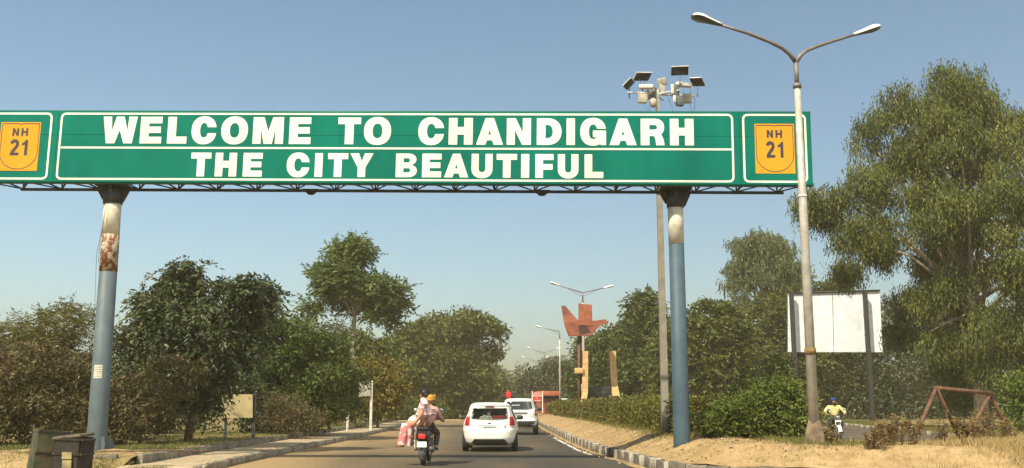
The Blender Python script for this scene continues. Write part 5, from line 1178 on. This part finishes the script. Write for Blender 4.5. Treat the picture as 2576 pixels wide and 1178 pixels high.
# left side
tree('shrub', 'tall feathery yellow green shrub behind the brown bush at the left edge', 'shrub', [(-60, 840), (20, 805), (60, 818), (100, 802), (150, 765), (205, 772), (245, 838), (250, 940), (150, 975), (-60, 975)], 30.5, 90, .3, 420, .28, lambda c: sprays(c, 8, 11, .36, .10, .032, .25), L_FEATHER, .06, nl=26, deep=1.1, inset=.2)
tree('shrub', 'dense dry brownish bush left of the grey post', 'shrub', [(-70, 890), (0, 872), (60, 884), (110, 862), (170, 882), (228, 905), (250, 960), (245, 1112), (120, 1126), (40, 1112), (-70, 1118)], 27.0, 90, .3, 620, .26, lambda c: np.concatenate([puff(c, 46, .30, .135, .036, .1), sprays(c[::3], 4, 8, .3, .12, .032, .2)]), L_OLIVEBR, .05, nl=30, deep=.8, inset=.5)
tree('shrub', 'low dusty bush between the grey post and the dark tree', 'shrub', [(270, 975), (330, 925), (400, 908), (470, 905), (520, 918), (500, 985), (430, 1012), (415, 1100), (330, 1110), (262, 1092)], 27.2, 350, .32, 190, .24, lambda c: np.concatenate([puff(c, 34, .27, .13, .042, .35), sprays(c, 3, 9, .34, .12, .04, .5)]), L_OLIVEBR, .05, nl=14, deep=.8, inset=.4)
dk = [(292, 838), (338, 818), (382, 776), (362, 748), (425, 720), (445, 679), (478, 688), (520, 710), (560, 726), (620, 720), (686, 733), (682, 772), (645, 805), (660, 850), (632, 900), (560, 955), (530, 1005), (515, 1078), (450, 1080), (438, 1000), (385, 940), (325, 905)]
tree('rosette_tree', 'dark dusty tree with drooping rosettes of leaves right of the grey post', 'tree', dk, 29.5, 470, .32, 330, .32, lambda c: np.concatenate([sprays(c, 8, 13, .50, .17, .060, .8), puff(c, 26, .34, .17, .065, .5)]), L_DARK, .13, nl=26, deep=.7, inset=.2, gap=.22, gs=1.9, bough=(7, 1.4), extra=np.concatenate([np.array([list(P(x, y, 29.5))])+rng.normal(size=(7, 3))*.12 for x, y in ((447, 690), (455, 700), (462, 712), (475, 700), (440, 715), (672, 742), (650, 738), (625, 735), (372, 756), (392, 752))]))
tree('leafy_tree', 'bushy mid green tree behind the yellowed notice board', 'tree', [(630, 870), (660, 815), (720, 795), (770, 810), (800, 850), (850, 850), (870, 880), (886, 940), (880, 1000), (860, 1040), (800, 1072), (650, 1078), (600, 1000), (620, 930)], 41, 740, .3, 520, .42, lambda c: puff(c, 70, .50, .19, .085, .35), L_GREEN, .16, deep=.85, inset=.5)
tall = [(745, 780), (770, 752), (758, 735), (800, 716), (780, 692), (790, 665), (830, 656), (835, 636), (880, 618), (925, 622), (950, 642), (980, 632), (976, 668), (1002, 692), (1022, 706), (1003, 733), (1016, 760), (982, 772), (985, 800), (1000, 834), (962, 826), (935, 800), (915, 765), (880, 760), (850, 790), (800, 800), (760, 802)]
tq = lambda px, py, Y=62: P(px, py, Y)
tree('tall_tree', 'tall open crowned tree whose forked trunk shows above the others on the left', 'tree', tall, 62, 888, .3, 320, .48, lambda c: sprays(c, 9, 12, .72, .26, .095, .30), L_NEEM, .22, M_BARKP, 40, deep=.7, inset=.12, gap=.42, gs=1.05, mid=[tq(887, 900), tq(888, 840), tq(892, 790), tq(905, 735)], top=tq(918, 690), split=.55, bough=(7, 1.3))
tree('dark_tree', 'small dark tree crown just below the tall open tree', 'tree', [(795, 838), (838, 810), (872, 828), (885, 880), (800, 890)], 60, 840, .3, 60, .45, lambda c: sprays(c, 8, 12, .65, .2, .06, .5), L_DARK, .12, deep=.9)
tree('leafy_tree', 'dark olive tree between the tall tree and the broad crowned tree', 'tree', [(845, 862), (900, 843), (960, 850), (1005, 872), (1015, 965), (880, 970)], 72, 940, .3, 150, .55, lambda c: puff(c, 70, .65, .30, .14, .3), L_OLIVE, .18, deep=.9)
tree('yellowing_shrub', 'large shrub turning yellow behind the white posted board', 'shrub', [(875, 935), (920, 900), (970, 913), (1010, 940), (1022, 985), (1003, 1040), (900, 1055), (868, 1010)], 56, 950, .3, 200, .42, lambda c: puff(c, 55, .48, .20, .10, .3), L_YEL, .08, deep=.9)
tree('broad_tree', 'very broad olive green tree with a rounded crown leaning over the far road', 'tree', [(982, 905), (990, 850), (1030, 830), (1070, 815), (1120, 800), (1180, 796), (1215, 800), (1228, 822), (1250, 850), (1242, 890), (1227, 925), (1238, 1000), (1205, 1030), (1060, 1036), (1010, 1010), (998, 950)], 104, 1110, .2, 560, .95, lambda c: puff(c, 95, 1.05, .46, .22, .35), L_OLIVE, .4, deep=.75, inset=.5, gap=.12, gs=.5)
tree('distant_tree', 'smaller hazy tree beyond the broad tree at the end of the road', 'tree', [(1190, 1035), (1200, 950), (1230, 920), (1265, 935), (1276, 975), (1262, 1005), (1256, 1030)], 140, 1225, .2, 120, .9, lambda c: puff(c, 70, 1.2, .42, .18, .3), L_OLIVE, .3, deep=.9)
tree('distant_tree', 'faint low tree where the road vanishes between the crowns', 'tree', [(1255, 1020), (1275, 985), (1300, 965), (1330, 985), (1345, 1016), (1280, 1022)], 230, 1300, .1, 80, 1.2, lambda c: puff(c, 60, 1.5, .6, .25, .3), L_PALE, .3)
tree('shrub', 'brown dry shrub behind the yellowed notice board', 'shrub', [(648, 1040), (665, 1000), (700, 985), (760, 1000), (800, 1040), (790, 1078), (650, 1085)], 37.5, 690, .3, 170, .28, lambda c: puff(c, 44, .32, .11, .034, .2), L_OLIVEBR, .04, deep=.7)
tree('shrub', 'dark shrub line at the far left kerb below the broad tree', 'shrub', [(880, 1052), (960, 1010), (1040, 1000), (1100, 1008), (1125, 1043), (1000, 1052)], 84, 1000, .2, 130, .5, lambda c: puff(c, 46, .6, .22, .08, .2), L_OLIVE, .06, deep=.6)
tree('shrub', 'shaded undergrowth between the mid green tree and the white posted board', 'shrub', [(780, 1068), (800, 1000), (850, 985), (868, 1020), (868, 1062)], 52, 850, .3, 110, .35, lambda c: puff(c, 46, .42, .14, .05, .2), L_OLIVEBR, .05, deep=.6)
tree('shrub_row', 'dark shaded row of shrubs behind the bushes at the left edge', 'shrub', [(-120, 960), (200, 900), (420, 900), (600, 930), (660, 990), (650, 1085), (-120, 1100)], 38, 250, .3, 620, .45, lambda c: puff(c, 55, .55, .17, .075, .3), L_DARK, .07, nl=10, deep=.35)
# right side behind the hedge
tree('dark_tree', 'dark spreading tree at the far right of the road above the red building', 'tree', [(1303, 960), (1330, 930), (1362, 914), (1400, 918), (1440, 904), (1462, 935), (1468, 1010), (1310, 1012)], 118, 1390, .2, 200, .9, lambda c: puff(c, 75, 1.1, .36, .14, .3), L_DARK, .3, deep=.8)
tree('leafy_tree', 'mid green tree directly behind the sculpture mast', 'tree', [(1446, 900), (1455, 850), (1475, 870), (1492, 840), (1520, 835), (1562, 850), (1585, 900), (1595, 1010), (1450, 1012)], 90, 1530, .2, 300, .7, lambda c: puff(c, 85, .85, .36, .17, .3), L_GREEN, .25, deep=.8)
tree('leafy_tree', 'taller tree with a pointed top right of the sculpture', 'tree', [(1556, 852), (1570, 800), (1588, 756), (1610, 742), (1640, 755), (1668, 790), (1692, 835), (1694, 1010), (1550, 1010)], 84, 1620, .2, 420, .65, lambda c: sprays(c, 10, 11, .85, .32, .14, .4), L_GREEN, .25, deep=.8, gap=.15, gs=.8)
C0 = np.array([list(P(1572, 812, 93))]); pt = thing('palm', 'small palm with spiky fronds rising left of the pointed tree', 'palm', XY(1572, 93, .2))
pb = pt.location
fr = []
for i in range(15):
    a = rng.uniform(0, 2*math.pi); e = rng.uniform(.1, 1.1); L = rng.uniform(1.0, 1.5)
    for f in np.linspace(.15, 1, 14):
        p = C0[0]+np.array([math.cos(a)*math.cos(e)*L*f, math.sin(a)*math.cos(e)*L*f, math.sin(e)*L*f-.75*L*f*f]); d0 = np.array([math.cos(a), math.sin(a), -.6*f])
        for sd in (-1, 1): fr.append((p, d0*.6+sd*np.array([-math.sin(a), math.cos(a), 0])*.7+np.array([0, 0, -.3])))
quads('fronds', leaves(np.array([f[0] for f in fr]), np.array([f[1] for f in fr]), .42, .06)-np.array(pb), L_DARK, pt)
mb = MB(pb); mb.tube([pb, Vector(C0[0])], [.16, .12], 7); mb.build('trunk', M_BARK, pt)
tree('leafy_tree', 'dense olive tree right of the blue grey post', 'tree', [(1650, 850), (1690, 815), (1735, 798), (1760, 770), (1800, 762), (1850, 775), (1885, 830), (1895, 1010), (1640, 1012)], 70, 1770, .2, 560, .55, lambda c: np.concatenate([sprays(c, 8, 11, .7, .26, .12, .45), puff(c, 30, .6, .26, .13, .3)]), L_OLIVE, .25, deep=.7)
tree('pale_tree', 'tall thin pale green tree standing high behind the dense olive trees', 'tree', [(1830, 712), (1850, 692), (1842, 660), (1856, 648), (1850, 602), (1880, 586), (1930, 590), (1972, 605), (1986, 640), (2008, 660), (2022, 700), (1992, 742), (1945, 762), (1880, 775), (1852, 755)], 100, 1915, .2, 330, .7, lambda c: hang(c, 15, 7, .8, .34, .11, .85), L_PALE, .28, M_BARKP, 26, deep=.7, gap=.45, gs=.7, inset=.4)
tree('leafy_tree', 'wide bright olive tree behind the blank billboard', 'tree', [(1852, 795), (1900, 760), (1950, 730), (2000, 714), (2060, 720), (2112, 725), (2125, 800), (2115, 1005), (1860, 1010)], 90, 1990, .2, 600, .65, lambda c: np.concatenate([sprays(c, 8, 11, .85, .32, .15, .4), puff(c, 30, .7, .32, .16, .3)]), L_BUSH if False else L_OLIVE, .25, deep=.6)
tree('understory_shrub', 'dark mass of undergrowth beneath the big eucalyptus', 'shrub', [(2040, 860), (2120, 830), (2260, 740), (2400, 760), (2640, 780), (2660, 1070), (2350, 1085), (2200, 1072), (2040, 1050)], 90, 2330, .2, 900, .9, lambda c: puff(c, 60, 1.05, .36, .15, .3), L_DARK, .12, deep=.3, bough=None)
eu = [(2005, 492), (2050, 480), (2100, 466), (2112, 432), (2150, 440), (2172, 410), (2202, 400), (2192, 350), (2180, 300), (2200, 252), (2240, 240), (2282, 245), (2322, 215), (2370, 194), (2420, 200), (2452, 225), (2500, 204), (2522, 250), (2552, 270), (2630, 280), (2700, 330), (2760, 600), (2740, 900), (2600, 960), (2450, 930), (2310, 890), (2262, 800), (2240, 700), (2150, 670), (2100, 655), (2050, 625), (2050, 600), (2010, 545)]
EY = 50
ez = lambda px, py, d=0: P(px, py, EY+d)
tree('eucalyptus_tree', 'huge eucalyptus with drooping yellow green foliage and pale limbs at the right', 'tree', eu, EY, 2470, .2, 1500, .52, lambda c: hang(c, 22, 7, .50, .22, .055, .95), L_EUC, .36, M_BARKP, 46, deep=.6, gap=.42, gs=.62, inset=.10, mid=[ez(2462, 900, 0), ez(2440, 740, -1.5), ez(2425, 560, 0)], top=ez(2400, 330), split=.3, bough=(11, 2.3))
tree('shrub', 'bright green shrub at the right edge beside the swing frame', 'shrub', [(2528, 965), (2560, 930), (2600, 915), (2680, 960), (2690, 1100), (2545, 1096), (2522, 1040)], 27, 2600, 0, 130, .26, lambda c: puff(c, 42, .3, .12, .05, .3), L_BUSH, .05, deep=.7)
tree('shrub', 'lighter green bush in the shade behind the swing frame', 'shrub', [(2355, 975), (2420, 930), (2485, 950), (2495, 1020), (2360, 1030)], 52, 2420, .1, 90, .4, lambda c: puff(c, 42, .5, .17, .07, .3), L_BUSH, .06, deep=.6)
tree('leafy_bush', 'bright leafy bush at the foot of the nearest street lamp', 'shrub', [(1768, 1088), (1778, 1042), (1800, 1018), (1845, 1005), (1868, 966), (1915, 978), (1950, 952), (1998, 984), (2042, 1032), (2052, 1092), (2025, 1112), (1950, 1102), (1860, 1104)], 23.9, 1930, .58, 400, .19, lambda c: np.concatenate([sprays(c, 4, 9, .26, .085, .045, .3), puff(c, 20, .22, .085, .045, .2)]), L_BUSH, .035, nl=26, deep=.8, inset=.15, bough=(9, 1.9))
tree('leafy_bush', 'sprawling end of growth spilling over the hedge corner left of the leafy bush', 'shrub', [(1880, 960), (1925, 935), (1960, 905), (1990, 925), (1985, 985), (1890, 990)], 25.5, 1930, .5, 60, .2, lambda c: sprays(c, 5, 9, .30, .09, .045, .3), L_BUSH, .03, deep=.6, inset=.2)
# far belt of trees closing the view on both sides
def belt(name, x0, x1, y0, h, n):
    k = np.stack([rng.uniform(x0, x1, n), y0+rng.normal(0, 4, n), rng.uniform(0, 1, n)], 1); top = h*(.7+.2*np.sin(k[:, 0]*.31)+.12*np.sin(k[:, 0]*.83+1)); k[:, 2] = .3+k[:, 2]**.8*top
    o = quads(name, puff(k, 26, 1.5, .75, .40, .3), L_DARK); o['kind'] = 'stuff'
belt('far_wood', -110, -16, 165, 7.5, 1500); belt('far_wood', 16, 120, 150, 6.5, 1700)
# hedge: clipped box of leaves on the median, from behind the post to far down the road
hd = thing('hedge', 'long clipped hedge on the median running from the blue grey post into the distance', 'hedge', (5.6, 26, .45)); hb = np.array(hd.location)
hx = lambda y: 4.25-.012*(y-25) if y > 25 else 4.25
def hedge_pts():
    out = []; nrm = []
    for (n, kind) in ((26000, 'side'), (26000, 'top'), (19000, 'end')):
        u = rng.uniform(0, 1, n)
        if kind == 'end': y = 25+rng.uniform(-.18, .25, n)
        else: y = 25*(105/25.0)**u
        x0 = np.array([hx(v) for v in y])
        if kind == 'side': x = x0+rng.exponential(.12, n)-.06; z = .35+rng.uniform(0, 1.1, n); nv = [-1, 0, .2]
        elif kind == 'top': x = x0+rng.uniform(0, 3.2, n); z = 1.45-rng.exponential(.09, n)+.06; nv = [0, 0, 1]
        else: x = x0+rng.uniform(-.05, 3.25, n); z = .5+rng.uniform(0, .97, n); nv = [0, -1, .2]
        lump = .085*np.sin(x*4.1+y*2.3)+.075*np.sin(y*3.1+z*5)+.05*np.sin(x*9+y*7+z*8)
        p = np.stack([x, y, z], 1)+np.array(nv)*lump[:, None]*1.2; hole = (np.sin(x*2.7+y*1.9)*np.sin(z*6+y*1.3+x) > .78) & (kind != 'top'); p = p[~hole]; out.append(p); nrm.append(np.tile(nv, (len(p), 1)))
    return np.concatenate(out), np.concatenate(nrm)
hp, hn = hedge_pts(); sc_ = np.clip(hp[:, 1]/30, .9, 3.2)
quads('foliage', leaves(hp, hn+rng.normal(size=hp.shape)*.9, .085*sc_, .045*sc_)-hb, L_HEDGE, hd)
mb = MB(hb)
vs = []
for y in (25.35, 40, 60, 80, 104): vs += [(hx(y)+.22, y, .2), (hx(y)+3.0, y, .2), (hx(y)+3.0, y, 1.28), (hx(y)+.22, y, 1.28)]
mb.add(vs, [(i*4+j, i*4+(j+1) % 4, i*4+4+(j+1) % 4, i*4+4+j) for i in range(4) for j in range(4)]+[(3, 2, 1, 0), (16, 17, 18, 19)]); mb.build('opaque_core', mat('hedge_core_dark', (.045, .035, .018), .95, var=.4, scale=9), hd)  # solid dark box added as opaque fill behind the leaves
# weeds: dry stalks with small leaves
M_WEED = leafmat('leaf_dry_weed', (.13, .09, .035), (.22, .15, .06), (.30, .22, .09), .25)
def weed(px, Y, z, n, h, sp, label):
    b = XY(px, Y, z); t = thing('dry_weed', label, 'weed', b, 0, 'dry weeds round the swing frame'); mb = MB(); pos = []; dr = []
    for i in range(n):
        a = random.uniform(0, 6.28); r_ = sp*random.random(); q = Vector((r_*math.cos(a), r_*math.sin(a), -.05)); hh = h*random.uniform(.55, 1.05); ln = Vector((random.uniform(-.18, .18), random.uniform(-.18, .18), 1)); e = q+ln*hh
        mb.tube([q, q.lerp(e, .5)+Vector((random.uniform(-.03, .03), 0, 0)), e], [.008, .006, .003], 4)
        for f in np.linspace(.2, 1, 15):
            for s_ in range(3): pos.append(q.lerp(e, f)); dr.append((random.gauss(0, 1), random.gauss(0, 1), random.uniform(-.2, .9)))
        for k in range(3):
            s0 = q.lerp(e, random.uniform(.4, .8)); s1 = s0+Vector((random.uniform(-.25, .25), random.uniform(-.25, .25), random.uniform(.1, .35)))*h*.8; mb.tube([s0, s1], [.004, .002], 3)
            for f in np.linspace(.3, 1, 8): pos.append(s0.lerp(s1, f)); dr.append((random.gauss(0, 1), random.gauss(0, 1), .3))
    mb.build('stems', mat('weed_stem', (.20, .135, .06), .9, var=.2), t); quads('foliage', leaves(np.array([list(p) for p in pos]), np.array(dr), .075, .026), M_WEED, t)
zt = lambda px, Y: hump(XY(px, Y, .5).x, Y) if Y < 23 else 0
for px, Y, n, h, sp, lb in ((2235, 20.3, 16, .78, .34, 'bushy dry weed left of the swing frame, tallest of the weeds'), (2275, 19.6, 12, .62, .28, 'dry weed in front of the left leg of the swing frame'), (2200, 19.2, 8, .45, .2, 'small dry weed nearest the leafy bush and the side road'),
                            (2365, 20.6, 6, 1.0, .12, 'thin tall stalks climbing beside the left end of the swing beam'), (2440, 20.0, 14, .66, .34, 'dry weed under the swing beam'), (2480, 20.9, 7, .85, .2, 'upright stalks under the right end of the swing beam'), (2535, 20.4, 9, .55, .3, 'dry weed at the right legs of the swing frame'), (2078, 19.9, 10, .40, .22, 'low weed at the concrete footing of the lamp')):
    weed(px, Y, zt(px, Y), n, h, sp, lb)
# grasses and ground litter
M_STRAW = leafmat('grass_straw', (.26, .19, .075), (.38, .28, .11), (.48, .36, .16), .2)
M_GRASS = leafmat('grass_green', (.075, .095, .018), (.13, .14, .03), (.22, .19, .06), .25)
def grass(name, xy, zf, ln, wd, m, lie=.5):
    n = len(xy); z = np.array([zf(a, b) for a, b in xy]); pos = np.stack([xy[:, 0], xy[:, 1], z-.01], 1); d = rng.normal(size=(n, 3))*lie; d[:, 2] = 1
    o = quads(name, leaves(pos, d, ln, wd), m); o['kind'] = 'stuff'; return o
def clumped(x0, x1, y0, y1, n, s=.25, k=40):
    c = rng.uniform([x0, y0], [x1, y1], (max(n//k, 1), 2)); return np.repeat(c, k, 0)+rng.normal(size=(len(c)*k, 2))*s
g1 = clumped(6.6, 12.8, 17.9, 22.4, 30000, .30); g1 = g1[rng.uniform(0, 1, len(g1)) < np.clip((g1[:, 0]-6.6)/2.6, .02, 1)**1.6*(.55+.45*np.sin(g1[:, 0]*2.1+1.7*g1[:, 1]))]; g1 = g1[(g1[:, 1] > 17.9)]
grass('dry_grass', g1, hump, .19, .012, M_STRAW, .45)
g2 = np.concatenate([clumped(3.3, 7.5, 18.6, 25, 5000, .22, 25), clumped(2.6, 4.1, 24, 60, 3500, .2, 20)]); g2 = g2[[nose_y(max(3.2, min(12, a)))+.2 < b if b < 20.7 else a > along(RK, b)+.2 for a, b in g2]]
grass('sparse_straw', g2, hump, .07, .009, M_STRAW, .9)
g3 = np.concatenate([np.stack([rng.uniform(4.0, 7.4, 5000), 24.55+rng.normal(0, .22, 5000)], 1), np.stack([4.05-.012*rng.uniform(0, 40, 4000)+rng.normal(0, .12, 4000), rng.uniform(25, 70, 4000)], 1), clumped(5.4, 7.2, 19.6, 22.5, 3000, .2, 30)])
grass('verge_grass', g3, hump, .13, .011, M_GRASS, .5)
g4 = np.concatenate([clumped(-13, -8.3, 23, 29, 15000, .35, 60), clumped(-11, -8.3, 29, 60, 12000, .5, 60)])
grass('lawn_grass', g4, grd, .10, .014, M_GRASS, .6)
g5 = clumped(-9.3, -7.0, 19.4, 21.3, 3600, .16, 60); g5 = np.concatenate([g5, clumped(-14, -9.2, 18.5, 23, 3000, .15, 50)]); grass('kerb_grass', g5, shoulder, .11, .010, M_GRASS, .6)
g6 = np.stack([rng.uniform(8, 26, 12000), rng.uniform(0, 1, 12000)], 1); g6 = np.array([(XR(25+50*b)+8.6+random.random()*1.6, 25+50*b) for a, b in g6]); grass('far_verge_grass', g6, lambda x, y: .13, .22, .03, M_GRASS, .5)
# fallen dry leaves and pebbles on the median and the left shoulder
xy = np.concatenate([rng.uniform([3.4, 19], [9, 24.5], (500, 2)), rng.uniform([2.6, 25], [4, 45], (400, 2))]); xy = xy[[nose_y(max(3.2, min(12, a)))+.2 < b if b < 20.7 else a > along(RK, b)+.25 for a, b in xy]]
o = quads('fallen_leaves', leaves(np.array([(a, b, hump(a, b)+.012) for a, b in xy]), np.stack([rng.normal(size=len(xy)), rng.normal(size=len(xy)), rng.normal(size=len(xy))*.15], 1), .06, .03), leafmat('fallen_leaf', (.10, .06, .025), (.20, .12, .05), (.32, .22, .10), .1)); o['kind'] = 'stuff'
mb = MB()
for i in range(420):
    if i < 210: x, y = random.uniform(-13, -5.6), random.uniform(17, 21.3); z = .03
    elif i < 330: x, y = random.uniform(3.3, 9), random.uniform(19.6, 24); z = hump(x, y)
    else: y = random.uniform(24, 60); x = along(RK, y)-random.uniform(.05, .5); z = .012
    s_ = random.uniform(.012, .04); mb.box((x, y, z+s_*.3), (s_*2, s_*1.5, s_), (random.random(), random.random(), random.random()*3), (.6, .7))
o = mb.build('pebbles', M_CONC); o['kind'] = 'stuff'
def scrap(name, label, px, py, z, s_, m, cat='litter', grp=None):
    q = G(px, py, z); me = bmesh.new(); bmesh.ops.create_icosphere(me, subdivisions=2, radius=1)
    for v in me.verts: v.co = Vector((v.co.x*s_*(1+random.uniform(-.35, .35)), v.co.y*s_*(1+random.uniform(-.35, .35)), max(-.1, v.co.z)*s_*.7*(1+random.uniform(-.4, .4))))
    d = bpy.data.meshes.new(name); me.to_mesh(d); me.free(); o = link(name, d, m); o.location = (q.x, q.y, z+.01); tag(o, label, cat, grp)
M_PAP = mat('white_litter', (.72, .69, .60), .8, var=.1)
scrap('plastic_bag', 'crumpled white plastic bag at the foot of the hedge left of the blue grey post', 1638, 1086, .58, .10, M_PAP, 'litter')
scrap('paper_scrap', 'small white paper scrap at the hedge foot nearest the blue grey post', 1664, 1092, .6, .07, M_PAP)
scrap('paper_scrap', 'flat white scrap lying on the sandy verge below the plastic bag', 1584, 1090, .45, .08, M_PAP)
scrap('paper_scrap', 'white scrap beside the right foot of the curved sandstone slab', 1484, 1055, .45, .14, M_PAP)
scrap('paper_scrap', 'white scrap at the hedge foot halfway between the slab and the plastic bag', 1563, 1072, .5, .09, M_PAP)
scrap('dirt_clod', 'dark clod of dirt on the pale verge right of the blue grey post', 1752, 1118, .64, .07, M_BINDK, 'clod')
scrap('dirt_clod', 'dark heap of rubbish on the verge left of the curved slab', 1473-58, 1054, .35, .2, M_BINDK, 'rubbish heap')
scrap('stone', 'pale pinkish stone on the ground right of the grey post', 375, 1127, .36, .09, mat('pale_stone', (.50, .38, .27), .9), 'stone')
scrap('plastic_bag', 'bright red plastic bag in the dry grass before the swing frame', 2336, 1127, .56, .10, mat('red_plastic', (.62, .04, .03), .5), 'litter')
scrap('plastic_bag', 'white plastic scrap in the dry grass left of the red bag', 2250, 1141, .5, .06, M_PAP)
scrap('paper_scrap', 'white scrap on the road beside the left kerb behind the motorcycle', 724, 1139, .0, .07, M_PAP)
o = MB(); 
for k in range(2): o.tube([(-9.0+k*.05, 22.1+.15*k, .37), (-7.9, 22.35+.1*k, .385), (-6.9+.2*k, 22.5, .37)], .02, 5)
tag(o.build('fallen_branch', M_BARK), 'thin dark branch lying on the ground right of the grey post', 'branch')

# ------------------------------------------------------------------ dusty air
HAZE = True
if HAZE:
    mb = MB(); mb.box((0, 1170, 8.6), (1800, 2400, 21.6)); hz = mb.build('haze', None); hz['kind'] = 'stuff'
    m = bpy.data.materials.new('dusty_air'); m.use_nodes = True; n = m.node_tree.nodes; n.remove(n['Principled BSDF']); v = n.new('ShaderNodeVolumePrincipled')
    v.inputs['Color'].default_value = (.95, .80, .52, 1); v.inputs['Density'].default_value = .0009; v.inputs['Anisotropy'].default_value = 0.0
    m.node_tree.links.new(v.outputs[0], n['Material Output'].inputs['Volume']); hz.data.materials.append(m); hz.display_type = 'WIRE'
for sc_o in (S,):
    sc_o.cycles.volume_bounces = 0; sc_o.cycles.max_bounces = 6; sc_o.cycles.transparent_max_bounces = 8
